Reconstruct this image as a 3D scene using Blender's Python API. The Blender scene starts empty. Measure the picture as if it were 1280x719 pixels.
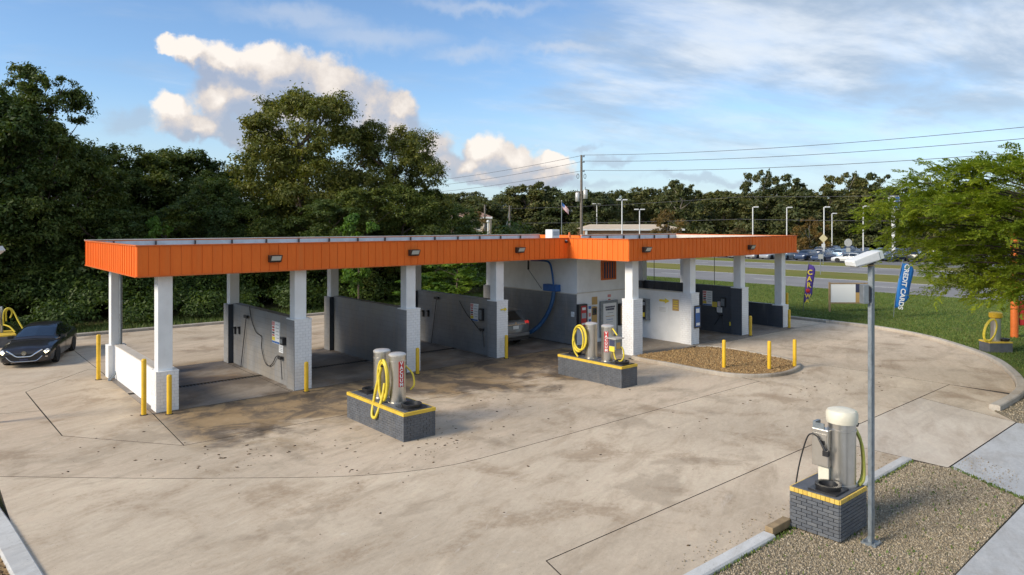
import bpy, bmesh, math, random
import numpy as np
from math import radians, sin, cos, pi, atan2, sqrt
from mathutils import Vector, Matrix
random.seed(7); RNG = np.random.default_rng(11)
scn = bpy.context.scene
COL = scn.collection

# ------------------------------------------------------------------ camera, sky, sun, exposure
TH = 0.863                      # heading of the lens from the x axis is pi/2-... (x runs along the car wash, y to its rear)
ST, CT = sin(TH), cos(TH)
CAM_H = 5.7
FPX, HOR = 874.0, 280.4
cam_d = bpy.data.cameras.new('camera'); cam = bpy.data.objects.new('camera', cam_d); COL.objects.link(cam)
cam.location = (0, 0, CAM_H); cam.rotation_euler = (radians(90), 0, atan2(ST, CT) - radians(90))
cam_d.sensor_width = 36; cam_d.lens = FPX / 1280 * 36
cam_d.shift_y = -(359.5 - HOR) / 1280
cam_d.clip_end = 6000; cam_d.clip_start = .1
scn.camera = cam
SUN_EL, SUN_AZ = radians(29), atan2(0.22, -1.0)         # direction towards the sun in the ground plan
SUN_STRENGTH, SUN_ANGLE, SKY_STRENGTH, EXPOSURE = 2.5, 18.0, 0.108, 0.78
scn.view_settings.view_transform = 'Standard'; scn.view_settings.look = 'None'
scn.view_settings.exposure = EXPOSURE; scn.view_settings.gamma = 1
scn.cycles.use_denoising = True
scn.cycles.adaptive_threshold = .015; scn.cycles.max_bounces = 5; scn.cycles.diffuse_bounces = 3; scn.cycles.transparent_max_bounces = 6
scn.cycles.caustics_reflective = False; scn.cycles.caustics_refractive = False

class NT:
    """small node tree writer"""
    def __init__(s, tree): s.t = tree; s.n = tree.nodes; s.l = tree.links
    def node(s, typ, **kw):
        n = s.n.new(typ)
        for k, v in kw.items(): setattr(n, k, v)
        return n
    def put(s, sock, v):
        if v is None: return
        if isinstance(v, bpy.types.NodeSocket): s.l.new(v, sock)
        else:
            try: sock.default_value = v
            except Exception:
                sock.default_value = (*v, 1) if len(v) == 3 else v[:3]
    def math(s, op, a, b=None, c=None, clamp=False):
        n = s.node('ShaderNodeMath', operation=op, use_clamp=clamp)
        for i, v in enumerate((a, b, c)):
            if v is not None: s.put(n.inputs[i], v)
        return n.outputs[0]
    def vmath(s, op, a, b=None, out=0, scale=None):
        n = s.node('ShaderNodeVectorMath', operation=op)
        s.put(n.inputs[0], a)
        if b is not None: s.put(n.inputs[1], b)
        if scale is not None: s.put(n.inputs['Scale'], scale)
        return n.outputs[out]
    def noise(s, vec, scale, detail=3, rough=.55, dist=0, dim='3D', out='Fac'):
        n = s.node('ShaderNodeTexNoise', noise_dimensions=dim)
        s.put(n.inputs['Vector'], vec); s.put(n.inputs['Scale'], scale); n.inputs['Detail'].default_value = detail
        n.inputs['Roughness'].default_value = rough; n.inputs['Distortion'].default_value = dist
        return n.outputs[out]
    def ramp(s, fac, pts, interp='LINEAR'):
        n = s.node('ShaderNodeValToRGB'); s.put(n.inputs[0], fac); e = n.color_ramp.elements; n.color_ramp.interpolation = interp
        while len(e) > len(pts): e.remove(e[-1])
        while len(e) < len(pts): e.new(.5)
        for x, (p, c) in zip(e, pts):
            x.position = p; x.color = (c, c, c, 1) if isinstance(c, (int, float)) else (*c, 1)
        return n.outputs[0]
    def sstep(s, v, a, b):
        n = s.node('ShaderNodeMapRange', interpolation_type='SMOOTHSTEP'); s.put(n.inputs[0], v)
        n.inputs[1].default_value = a; n.inputs[2].default_value = b; return n.outputs[0]
    def mix(s, fac, a, b, mode='MIX'):
        n = s.node('ShaderNodeMix', data_type='RGBA', blend_type=mode)
        s.put(n.inputs[0], fac); s.put(n.inputs[6], a); s.put(n.inputs[7], b); return n.outputs[2]
    def xyz(s, v):
        n = s.node('ShaderNodeSeparateXYZ'); s.put(n.inputs[0], v); return n.outputs
    def comb(s, x, y, z):
        n = s.node('ShaderNodeCombineXYZ'); s.put(n.inputs[0], x); s.put(n.inputs[1], y); s.put(n.inputs[2], z); return n.outputs[0]

def px_dir(x, y):                # azimuth and elevation of a direction of view
    a = (x - 640) / FPX
    return math.atan(a), math.atan((HOR - y) / FPX / sqrt(1 + a * a))

def build_world():
    w = bpy.data.worlds.new('World'); scn.world = w; w.use_nodes = True
    T = NT(w.node_tree); T.n.clear()
    out = T.node('ShaderNodeOutputWorld'); bg = T.node('ShaderNodeBackground'); T.l.new(bg.outputs[0], out.inputs[0])
    sky = T.node('ShaderNodeTexSky', sky_type='NISHITA', sun_disc=False)
    sky.sun_elevation = SUN_EL; sky.sun_rotation = pi / 2 - SUN_AZ
    sky.air_density = 1.0; sky.dust_density = .25; sky.ozone_density = 4.5; sky.altitude = 0
    d = T.node('ShaderNodeTexCoord').outputs['Generated']
    d = T.vmath('NORMALIZE', d)
    skyc = T.vmath('SCALE', sky.outputs[0], scale=SKY_STRENGTH)
    right = T.vmath('DOT_PRODUCT', d, (ST, -CT, 0), out=1); fwd = T.vmath('DOT_PRODUCT', d, (CT, ST, 0), out=1)
    az = T.math('ARCTAN2', right, fwd); z = T.xyz(d)[2]; el = T.math('ARCSINE', z)
    # --- thin high cloud, seen as a sheet far above
    den = T.math('ADD', T.math('MAXIMUM', z, 0.0), .13)
    pl = T.vmath('DIVIDE', T.comb(right, fwd, 0), T.comb(den, den, 1.0))
    ang = .5
    pr = T.comb(T.vmath('DOT_PRODUCT', pl, (cos(ang) * .75, sin(ang) * .75, 0), out=1), T.vmath('DOT_PRODUCT', pl, (-sin(ang) * 1.35, cos(ang) * 1.35, 0), out=1), 0)
    n1 = T.noise(pr, 1.15, 8, .62, .25); n2 = T.noise(pl, .42, 3, .5, .2)
    cover = T.math('MULTIPLY', T.sstep(az, -.10, .50), T.sstep(el, .03, .14))
    veil = T.math('ADD', T.math('MULTIPLY', n1, .62), T.math('MULTIPLY', n2, .55))
    veil = T.math('ADD', veil, T.math('MULTIPLY', cover, .24))
    va = T.math('MULTIPLY', T.sstep(veil, .57, .88), .88)
    n3 = T.noise(T.vmath('ADD', pr, (3.1, 1.7, 0)), 1.6, 6, .6, .2)
    vcol = T.mix(T.sstep(n3, .38, .66), (.25, .31, .39), (.50, .53, .56))
    skyc = T.mix(va, skyc, vcol)
    # --- low haze band that the photograph shows as a paler horizon
    hz = T.math('MULTIPLY', T.sstep(el, .20, .0), .78)
    skyc = T.mix(hz, skyc, (.33, .41, .47))
    # --- cumulus: heaps placed by direction, edges broken by noise
    blobs = [(212, 52, 20, 12), (245, 62, 34, 20), (290, 78, 44, 27), (345, 96, 60, 44), (405, 112, 70, 52), (455, 136, 52, 48), (335, 72, 32, 20), (300, 118, 66, 40), (360, 140, 80, 42),
             (215, 134, 30, 26), (276, 128, 34, 34), (248, 156, 62, 22), (330, 168, 70, 22), (498, 136, 32, 28), (490, 160, 50, 36), (528, 182, 50, 32), (556, 200, 36, 20),
             (588, 208, 30, 17), (612, 190, 29, 29), (640, 203, 46, 26), (672, 222, 60, 19), (625, 222, 46, 12), (690, 205, 34, 14),
             (-420, 130, 120, 34), (-250, 170, 90, 24), (-700, 90, 140, 50), (1700, 150, 110, 30), (1900, 190, 150, 24), (1500, 205, 90, 12)]
    g = bpy.data.node_groups.new('heap', 'ShaderNodeTree')
    g.interface.new_socket('P', in_out='INPUT', socket_type='NodeSocketVector'); g.interface.new_socket('F', in_out='OUTPUT', socket_type='NodeSocketFloat')
    Gt = NT(g); gi = Gt.node('NodeGroupInput'); go = Gt.node('NodeGroupOutput'); acc = None
    for (bx, by, rx, ry) in blobs:
        a0, e0 = px_dir(bx, by) if -200 < bx < 1480 else ((bx - 640) / FPX, (HOR - by) / FPX)
        a1 = px_dir(bx + rx, by)[0] - px_dir(bx, by)[0] if -200 < bx < 1480 else rx / FPX
        q = Gt.vmath('MULTIPLY', Gt.vmath('SUBTRACT', gi.outputs[0], (a0, e0, 0)), (1 / max(a1, .012), 1 / (ry / FPX * .9), 0))
        m = Gt.math('SUBTRACT', 1.0, Gt.vmath('LENGTH', q, out=1))
        acc = m if acc is None else Gt.math('SMOOTH_MAX', acc, m, .28)
    Gt.l.new(acc, go.inputs[0])
    wv = T.noise(d, 9, 4, .6, out='Color'); wv2 = T.noise(d, 34, 4, .6, out='Color')
    warp = T.vmath('ADD', T.vmath('SCALE', T.vmath('SUBTRACT', wv, (.5, .5, .5)), scale=.055), T.vmath('SCALE', T.vmath('SUBTRACT', wv2, (.5, .5, .5)), scale=.030))
    P = T.vmath('ADD', T.comb(az, el, 0), T.vmath('MULTIPLY', warp, (1, 1, 0)))
    def heap(p):
        gn = T.node('ShaderNodeGroup'); gn.node_tree = g; T.l.new(p, gn.inputs[0]); return gn.outputs[0]
    F1 = heap(P); F2 = heap(T.vmath('ADD', P, (-.020, .030, 0)))
    bil = T.noise(d, 22, 6, .62); bil2 = T.noise(T.vmath('ADD', d, (.012, -.006, .012)), 22, 6, .62)
    dens = T.math('ADD', F1, T.math('MULTIPLY', T.math('SUBTRACT', bil, .5), .70))
    fine = T.math('MULTIPLY', T.math('SUBTRACT', bil2, bil), 1.0)
    litv = T.math('ADD', T.math('MULTIPLY', T.math('SUBTRACT', F1, F2), 1.05), T.math('ADD', T.math('MULTIPLY', fine, -1.1), .12))
    ccol = T.ramp(litv, [(0, (.25, .265, .32)), (.32, (.335, .335, .365)), (.60, (.47, .43, .40)), (1, (.60, .555, .51))])
    ca = T.sstep(dens, -.06, .30)
    ca = T.math('MULTIPLY', ca, T.math('ADD', T.math('MULTIPLY', T.sstep(litv, .0, .5), .22), .76))
    def soft(items, amp):
        acc = None
        for (bx, by, rx, ry) in items:
            a0, e0 = px_dir(bx, by); m = T.math('SUBTRACT', 1.0, T.vmath('LENGTH', T.vmath('MULTIPLY', T.vmath('SUBTRACT', P, (a0, e0, 0)), (FPX / rx, FPX / ry, 0)), out=1)); acc = m if acc is None else T.math('SMOOTH_MAX', acc, m, .3)
        return T.math('ADD', acc, T.math('MULTIPLY', T.math('SUBTRACT', T.noise(pr, 2.2, 6, .6, .2), .5), amp))
    skyc = T.mix(T.math('MULTIPLY', T.sstep(soft([(380, 22, 110, 20), (470, 44, 120, 22), (575, 66, 80, 16), (600, 8, 120, 12), (700, 60, 60, 9)], 1.1), -.1, .9), .45), skyc, (.40, .43, .48))
    skyc = T.mix(T.math('MULTIPLY', T.sstep(soft([(735, 187, 18, 6), (765, 204, 36, 8), (165, 150, 34, 18), (700, 232, 90, 9), (880, 225, 110, 7)], .8), -.05, .7), .55), skyc, (.26, .31, .38))
    skyc = T.mix(ca, skyc, ccol)
    T.l.new(skyc, bg.inputs[0]); bg.inputs[1].default_value = 1.0
build_world(); scn.world.cycles.sampling_method = 'NONE'
sl = bpy.data.lights.new('sun', 'SUN'); so = bpy.data.objects.new('sun', sl); COL.objects.link(so)
sl.energy = SUN_STRENGTH; sl.angle = radians(SUN_ANGLE); sl.color = (1.0, .89, .72)
sd = Vector((cos(SUN_AZ) * cos(SUN_EL), sin(SUN_AZ) * cos(SUN_EL), sin(SUN_EL)))
so.rotation_euler = sd.to_track_quat('Z', 'Y').to_euler(); so.location = (-40, 20, 40)

# ------------------------------------------------------------------ helpers
def G(x, y, z=0.0):              # a point of the ground plan from its bearing and depression, measured on the photograph
    D = FPX * (CAM_H - z) / (y - HOR); X = (x - 640) / FPX * D
    return X * ST + D * CT, -X * CT + D * ST
def at(x, D):                    # ground plan position from bearing and distance
    X = (x - 640) / FPX * D
    return X * ST + D * CT, -X * CT + D * ST
def on_x(u, x, y):               # point of a wall that stands at x = u
    a = (x - 640) / FPX; v = u * (ST - a * CT) / (CT + a * ST); D = u * CT + v * ST
    return v, CAM_H - (y - HOR) * D / FPX
def on_y(v, x, y):
    a = (x - 640) / FPX; u = v * (CT + a * ST) / (ST - a * CT); D = u * CT + v * ST
    return u, CAM_H - (y - HOR) * D / FPX
def bearing(u, v):
    X = u * ST - v * CT; D = u * CT + v * ST
    return 640 + FPX * X / max(D, .1)

class MB:
    def __init__(s): s.v = []; s.f = []; s.m = []
    def add(s, vs, fs, m=0):
        o = len(s.v); s.v += [tuple(p) for p in vs]; s.f += [tuple(i + o for i in f) for f in fs]; s.m += [m] * len(fs); return s
    def box(s, x0, x1, y0, y1, z0, z1, m=0):
        return s.add([(x0, y0, z0), (x1, y0, z0), (x1, y1, z0), (x0, y1, z0), (x0, y0, z1), (x1, y0, z1), (x1, y1, z1), (x0, y1, z1)],
                     [(0, 3, 2, 1), (4, 5, 6, 7), (0, 1, 5, 4), (1, 2, 6, 5), (2, 3, 7, 6), (3, 0, 4, 7)], m)
    def obox(s, c, ax, ay, az, m=0):    # centre and three half-axis vectors
        c, ax, ay, az = map(Vector, (c, ax, ay, az)); vs = []
        for k in (-1, 1):
            for (i, j) in ((-1, -1), (1, -1), (1, 1), (-1, 1)): vs.append(c + ax * i + ay * j + az * k)
        return s.add(vs, [(0, 3, 2, 1), (4, 5, 6, 7), (0, 1, 5, 4), (1, 2, 6, 5), (2, 3, 7, 6), (3, 0, 4, 7)], m)
    def prism(s, poly, z0, z1, m=0):
        n = len(poly); vs = [(p[0], p[1], z0) for p in poly] + [(p[0], p[1], z1) for p in poly]
        fs = [tuple(range(n))[::-1], tuple(range(n, 2 * n))] + [(i, (i + 1) % n, n + (i + 1) % n, n + i) for i in range(n)]
        return s.add(vs, fs, m)
    def tube(s, pts, r, n=8, m=0, cap=True):
        pts = [Vector(p) for p in pts]; k = len(pts); rs = r if hasattr(r, '__len__') else [r] * k
        t0 = (pts[1] - pts[0]).normalized(); ref = Vector((0, 0, 1)) if abs(t0.z) < .9 else Vector((1, 0, 0))
        a = t0.cross(ref).normalized(); vs = []
        for i, p in enumerate(pts):
            t = (pts[min(i + 1, k - 1)] - pts[max(i - 1, 0)])
            t = t.normalized() if t.length > 1e-9 else t0
            a = (a - t * a.dot(t)); a = a.normalized() if a.length > 1e-6 else t.orthogonal().normalized()
            b = t.cross(a)
            for j in range(n):
                w = 2 * pi * j / n; vs.append(p + a * (cos(w) * rs[i]) + b * (sin(w) * rs[i]))
        fs = [(i * n + j, i * n + (j + 1) % n, (i + 1) * n + (j + 1) % n, (i + 1) * n + j) for i in range(k - 1) for j in range(n)]
        if cap: fs += [tuple(range(n))[::-1], tuple(range((k - 1) * n, k * n))]
        return s.add(vs, fs, m)
    def cyl(s, x, y, z0, z1, r, n=20, m=0, r1=None): return s.tube([(x, y, z0), (x, y, z1)], [r, r if r1 is None else r1], n, m)
    def lathe(s, prof, c=(0, 0, 0), n=24, m=0, axis='z'):
        vs = []
        for (r, h) in prof:
            for j in range(n):
                w = 2 * pi * j / n
                p = (r * cos(w), r * sin(w), h) if axis == 'z' else (r * cos(w), h, r * sin(w))
                vs.append((c[0] + p[0], c[1] + p[1], c[2] + p[2]))
        k = len(prof)
        fs = [(i * n + j, i * n + (j + 1) % n, (i + 1) * n + (j + 1) % n, (i + 1) * n + j) for i in range(k - 1) for j in range(n)]
        fs += [tuple(range(n))[::-1], tuple(range((k - 1) * n, k * n))]
        return s.add(vs, fs, m)
    def quad(s, a, b, c, d, m=0): return s.add([a, b, c, d], [(0, 1, 2, 3)], m)
    def mesh(s, name, mats, smooth=None):
        me = bpy.data.meshes.new(name); me.from_pydata(s.v, [], s.f)
        for x in (mats if isinstance(mats, (list, tuple)) else [mats]): me.materials.append(x)
        if any(s.m): me.polygons.foreach_set('material_index', s.m)
        if smooth: me.shade_smooth(); me.set_sharp_from_angle(angle=radians(smooth))
        me.update(); return me

ORG = {}                          # where each parent stands, so that parts can be written in ground plan coordinates
def link(name, data, parent=None, loc=None):
    o = bpy.data.objects.new(name, data); COL.objects.link(o)
    if parent is not None: o.parent = parent
    if loc is not None: o.location = loc
    return o
def tag(o, label, cat=None, group=None, kind=None):
    if label: o['label'] = label
    if cat: o['category'] = cat
    if group: o['group'] = group
    if kind: o['kind'] = kind
    return o
def thing(name, label, cat, loc, group=None, rz=0):
    o = bpy.data.objects.new(name, None); COL.objects.link(o); o.location = loc; o.rotation_euler = (0, 0, rz); o.empty_display_size = .2
    ORG[o.name] = Vector(loc); return tag(o, label, cat, group)
def part(name, mb, mats, parent=None, smooth=None, bevel=0, world=True):
    """mesh part; WORLD: written in ground plan coordinates, else in its parent's"""
    o = link(name, mb.mesh(name, mats, smooth) if isinstance(mb, MB) else mb, parent)
    if parent is not None and world:
        o.location = -ORG.get(parent.name, Vector()); ORG[o.name] = Vector()
    if bevel:
        b = o.modifiers.new('bevel', 'BEVEL'); b.width = bevel; b.segments = 2; b.limit_method = 'ANGLE'; b.angle_limit = radians(50)
    return o
def dup(root, loc, rz=0, label=None, group=None, sc=None):
    def cp(o, par):
        c = o.copy(); COL.objects.link(c); c.parent = par
        for ch in o.children: cp(ch, c)
        return c
    r = cp(root, None); r.location = loc; r.rotation_euler = (0, 0, rz)
    if sc: r.scale = sc if hasattr(sc, '__len__') else (sc,) * 3
    if label: r['label'] = label
    if group: r['group'] = group
    return r
def crom(pts, n=6, closed=False):
    P = [Vector(p) for p in pts]; out = []; k = len(P)
    for i in range(k if closed else k - 1):
        a, b, c, d = (P[(i - 1) % k], P[i], P[(i + 1) % k], P[(i + 2) % k]) if closed else (P[max(i - 1, 0)], P[i], P[i + 1], P[min(i + 2, k - 1)])
        for j in range(n):
            t = j / n; out.append(.5 * ((2 * b) + (c - a) * t + (2 * a - 5 * b + 4 * c - d) * t * t + (3 * b - a - 3 * c + d) * t ** 3))
    out.append(P[0].copy() if closed else P[-1]); return out
def np_mesh(name, V, nper, mats):
    """V (n, k, 3): n loose faces of k corners"""
    n, k, _ = V.shape; me = bpy.data.meshes.new(name)
    me.vertices.add(n * k); me.vertices.foreach_set('co', V.astype(np.float32).ravel())
    me.loops.add(n * k); me.loops.foreach_set('vertex_index', np.arange(n * k, dtype=np.int32))
    me.polygons.add(n); me.polygons.foreach_set('loop_start', np.arange(0, n * k, k, dtype=np.int32))
    me.update(calc_edges=True); me.materials.append(mats); return me
def np_solid(name, base_v, base_f, M, T, mats):
    """many copies of one little closed solid: M (n,3,3), T (n,3)"""
    n = len(T); bv = np.array(base_v); V = np.einsum('nij,kj->nki', M, bv) + T[:, None, :]; k = len(bv); bf = np.array(base_f); c = bf.shape[1]
    me = bpy.data.meshes.new(name); me.vertices.add(n * k); me.vertices.foreach_set('co', V.astype(np.float32).ravel())
    F = (bf[None] + (np.arange(n) * k)[:, None, None]).reshape(-1, c)
    me.loops.add(F.size); me.loops.foreach_set('vertex_index', F.astype(np.int32).ravel())
    me.polygons.add(len(F)); me.polygons.foreach_set('loop_start', np.arange(0, F.size, c, dtype=np.int32))
    me.update(calc_edges=True); me.materials.append(mats); return me
def rot_rand(n, rng=RNG):
    q = rng.normal(size=(n, 4)); q /= np.linalg.norm(q, axis=1)[:, None]; w, x, y, z = q.T
    return np.stack([np.stack([1 - 2 * (y * y + z * z), 2 * (x * y - z * w), 2 * (x * z + y * w)], 1), np.stack([2 * (x * y + z * w), 1 - 2 * (x * x + z * z), 2 * (y * z - x * w)], 1),
                     np.stack([2 * (x * z - y * w), 2 * (y * z + x * w), 1 - 2 * (x * x + y * y)], 1)], 1)
def inset(poly, d):
    n = len(poly); out = []
    ar = sum(poly[i][0] * poly[(i + 1) % n][1] - poly[(i + 1) % n][0] * poly[i][1] for i in range(n)); sg = 1 if ar > 0 else -1
    for i in range(n):
        p, a, b = Vector(poly[i]), Vector(poly[i - 1]), Vector(poly[(i + 1) % n])
        e1 = (p - a).normalized(); e2 = (b - p).normalized(); n1 = Vector((-e1.y, e1.x)) * sg; n2 = Vector((-e2.y, e2.x)) * sg
        m = n1 + n2; m = m / max(m.dot(m) / 2, .3); out.append(tuple(p + m * d))
    return out
ORD = ['first', 'second', 'third', 'fourth', 'fifth', 'sixth', 'seventh', 'eighth', 'ninth', 'tenth', 'eleventh', 'twelfth', 'thirteenth', 'fourteenth', 'fifteenth', 'sixteenth', 'seventeenth', 'eighteenth', 'nineteenth', 'twentieth'] 
ORD += ['twenty-' + w for w in ORD[:9]] + ['thirtieth'] + ['thirty-' + w for w in ORD[:9]] + ['fortieth']

# ------------------------------------------------------------------ materials
def mat(name, col=None, rough=.6, metal=0.0, fn=None, spec=None, emit=None, coat=0):
    m = bpy.data.materials.new(name); m.use_nodes = True; T = NT(m.node_tree); b = T.n['Principled BSDF']
    if col is not None: b.inputs['Base Color'].default_value = (*col, 1)
    b.inputs['Roughness'].default_value = rough; b.inputs['Metallic'].default_value = metal
    if spec is not None: b.inputs['Specular IOR Level'].default_value = spec
    if coat: b.inputs['Coat Weight'].default_value = coat; b.inputs['Coat Roughness'].default_value = .05
    if emit: b.inputs['Emission Color'].default_value = (*emit[0], 1); b.inputs['Emission Strength'].default_value = emit[1]
    if fn: fn(T, b)
    return m
def pos(T): return T.node('ShaderNodeNewGeometry').outputs['Position']
def bump(T, b, h, strength=.3, dist=.02):
    n = T.node('ShaderNodeBump'); n.inputs['Strength'].default_value = strength; n.inputs['Distance'].default_value = dist; T.l.new(h, n.inputs['Height']); T.l.new(n.outputs[0], b.inputs['Normal'])
def worn(name, col, rough=.6, amp=.22, scale=3.0, metal=0.0, dirt=None, dscale=1.2, bmp=.15, fine=40):
    """a plain coat with soft unevenness and a little dirt"""
    def fn(T, b):
        p = pos(T); n = T.noise(p, scale, 5, .6); c = tuple(col)
        k = T.mix(T.sstep(n, .3, .7), tuple(x * (1 - amp) for x in c), tuple(min(1, x * (1 + amp * .45)) for x in c))
        if dirt:
            dn = T.noise(T.vmath('MULTIPLY', p, (1, 1, .45)), dscale, 6, .65)
            k = T.mix(T.math('MULTIPLY', T.sstep(dn, .5, .75), dirt[1]), k, dirt[0])
        T.l.new(k, b.inputs['Base Color'])
        T.l.new(T.math('ADD', T.math('MULTIPLY', n, .25), rough - .12), b.inputs['Roughness'])
        if bmp: bump(T, b, T.noise(p, fine, 3, .6), bmp, .01)
    return mat(name, col, rough, metal, fn)

def concrete_fn(base, brown=.5, wet=0.0, spots=1.0, tint=(1, 1, 1), wash=0.0):
    def fn(T, b):
        p = pos(T)
        rot = T.comb(T.vmath('DOT_PRODUCT', p, (.35, .16, 0), out=1), T.vmath('DOT_PRODUCT', p, (-.5, 1.15, 0), out=1), 0)
        big = T.noise(p, .16, 4, .55, .3); mid = T.noise(rot, 1.1, 6, .68, .6); fin = T.noise(p, 9, 5, .7); grain = T.noise(p, 90, 2, .6); rnd = T.node('ShaderNodeObjectInfo').outputs['Random']
        c0 = tuple(x * t for x, t in zip(base, tint))
        k = T.mix(T.sstep(big, .32, .68), tuple(x * .86 for x in c0), tuple(x * 1.1 for x in c0))
        k = T.mix(T.math('MULTIPLY', T.sstep(mid, .46, .70), .55), k, (base[0] * .66, base[1] * .61, base[2] * .56))     # grime dragged by tyres
        k = T.mix(T.math('MULTIPLY', T.sstep(mid, .46, .28), .40), k, (base[0] * 1.22, base[1] * 1.2, base[2] * 1.17))   # scoured patches
        st = T.math('ADD', T.math('MULTIPLY', T.noise(p, .55, 5, .6, .5), .7), T.math('MULTIPLY', fin, .3))
        k = T.mix(T.math('MULTIPLY', T.sstep(st, .50, .64), brown), k, (.23, .145, .075))                                # rust and clay stain
        blot = T.noise(T.vmath('ADD', p, (31, 7, 0)), .38, 6, .62, .4)
        k = T.mix(T.math('MULTIPLY', T.sstep(blot, .56, .66), .38 * spots), k, (.22, .165, .11))
        trk = T.noise(T.vmath('MULTIPLY', p, (.10, 1.9, 1)), 1.0, 4, .6, .15); k = T.mix(T.math('MULTIPLY', T.sstep(trk, .52, .68), .30), k, (base[0] * .62, base[1] * .60, base[2] * .58))   # wheel tracks
        sc = T.noise(T.vmath('ADD', rot, (9, 4, 0)), 2.6, 7, .72, .8); k = T.mix(T.math('MULTIPLY', T.sstep(sc, .60, .72), .35), k, (.70, .64, .55))
        if wash:                                                                             # muddy water run out of the wash bays
            px_, py_, _ = T.xyz(p); g_ = T.math('ADD', py_, T.math('MULTIPLY', T.math('SUBTRACT', T.noise(p, .36, 7, .66, .8), .5), 13.0)); g_ = T.math('MULTIPLY', T.sstep(g_, 17.2, 20.2), T.math('MULTIPLY', T.math('MULTIPLY', T.sstep(px_, 24.0, 22.4), T.sstep(py_, 31.0, 29.5)), T.sstep(px_, 4.6, 6.2))); k = T.mix(T.math('MULTIPLY', g_, wash), k, T.mix(T.sstep(T.noise(p, .7, 6, .68, .6), .42, .58), (.085, .062, .042), (.29, .195, .095)))
        sp = T.noise(p, 26, 2, .5); k = T.mix(T.math('MULTIPLY', T.sstep(sp, .67, .76), .75 * spots), k, (.13, .11, .09))
        k = T.mix(T.math('MULTIPLY', T.math('SUBTRACT', fin, .5), .8), k, (.75, .72, .68), 'OVERLAY') if False else k
        k = T.mix(.42, k, T.mix(fin, (.26, .26, .26), (.74, .74, .74)), 'OVERLAY'); k = T.mix(.40, k, T.mix(T.noise(T.vmath('ADD', rot, (17, 3, 0)), 6.5, 8, .75, .5), (.22, .22, .22), (.78, .78, .78)), 'OVERLAY'); k = T.mix(.22, k, T.mix(T.noise(p, 38, 3, .7), (.2, .2, .2), (.8, .8, .8)), 'OVERLAY')
        k = T.mix(.16, k, T.mix(rnd, (.25, .25, .25), (.75, .75, .75)), 'OVERLAY')
        r = T.math('ADD', .78, T.math('MULTIPLY', fin, .18))
        if wet:
            wn = T.sstep(T.noise(p, .42, 5, .6, .5), .42, .60)
            k = T.mix(T.math('MULTIPLY', wn, wet), k, T.mix(1.0, k, (.34, .32, .31), 'MULTIPLY'))
            r = T.math('SUBTRACT', r, T.math('MULTIPLY', wn, .50 * wet))
        T.l.new(k, b.inputs['Base Color']); T.l.new(r, b.inputs['Roughness'])
        bump(T, b, T.math('ADD', T.math('MULTIPLY', fin, .6), T.math('MULTIPLY', grain, .4)), .25, .012)
    return fn
M = {}
CB = (.585, .475, .345)
M['concrete'] = mat('concrete', fn=concrete_fn(CB, .52, wash=.92)); M['concrete_stained'] = mat('concrete_stained', fn=concrete_fn(CB, .55, .35, 1.3, wash=.92))
M['concrete_bay'] = mat('concrete_bay', fn=concrete_fn((.31, .265, .22), .60, .75, 1.4)); M['concrete_pale'] = mat('concrete_pale', fn=concrete_fn((.56, .475, .375), .12, 0, .5))
M['concrete_walk'] = mat('concrete_walk', fn=concrete_fn((.46, .46, .45), .05, 0, .6)); M['kerb'] = mat('kerb', fn=concrete_fn((.46, .41, .34), .35, 0, 1.4)); M['kerb_white'] = mat('kerb_white', fn=concrete_fn((.58, .57, .54), .10, 0, 1.0))
M['concrete_brown'] = mat('concrete_brown', fn=concrete_fn((.33, .28, .225), .4, .2, 1.0))
M['joint'] = mat('joint', (.055, .045, .035), .95)
M['white'] = worn('white_paint', (.82, .82, .81), .55, .06, 2, dirt=((.42, .38, .33), .12), dscale=1.6, bmp=.1); M['white_brick'] = worn('white_brick', (.83, .83, .83), .5, .06, 4, bmp=.1, dirt=((.5, .47, .43), .2))
def block_wall(name, col, dirt, amount):
    """painted concrete block: faint joints, soap runs, splash towards the floor"""
    def fn(T, b):
        p = pos(T); x, y, z = T.xyz(p); br = T.node('ShaderNodeTexBrick'); T.l.new(T.comb(y, z, 0), br.inputs['Vector']); br.inputs['Scale'].default_value = 1.0; br.inputs['Brick Width'].default_value = .40; br.inputs['Row Height'].default_value = .2; br.inputs['Mortar Size'].default_value = .012; br.inputs['Mortar Smooth'].default_value = .6; j = br.outputs['Fac']
        n = T.noise(p, 1.2, 5, .6); run = T.noise(T.vmath('MULTIPLY', p, (4, 4, .35)), 1.0, 5, .65); dn = T.noise(p, .55, 5, .6)
        k = T.mix(T.sstep(n, .3, .7), tuple(c * .85 for c in col), tuple(c * 1.12 for c in col)); k = T.mix(T.math('MULTIPLY', T.sstep(T.math('ADD', T.math('MULTIPLY', dn, .6), T.math('MULTIPLY', run, .4)), .44, .66), amount), k, dirt)
        k = T.mix(T.math('MULTIPLY', T.sstep(run, .58, .74), .25), k, (.36, .36, .35)); k = T.mix(T.math('MULTIPLY', j, .30), k, tuple(c * .45 for c in col)); T.l.new(k, b.inputs['Base Color']); T.l.new(T.math('ADD', .36, T.math('MULTIPLY', n, .3)), b.inputs['Roughness']); bump(T, b, T.math('SUBTRACT', T.math('MULTIPLY', T.noise(p, 45, 3, .6), .3), j), .35, .008)
    return mat(name, col, .5, 0, fn)
M['grey_wall'] = block_wall('grey_wall', (.235, .237, .240), (.31, .265, .205), .55); M['navy_wall'] = block_wall('navy_wall', (.068, .076, .090), (.13, .12, .11), .3)
M['navy'] = worn('navy_paint_shaded', (.035, .045, .06), .45, .1, 2)  # rear pier fronts: navy coat with their shadow put into the dark tone
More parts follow.
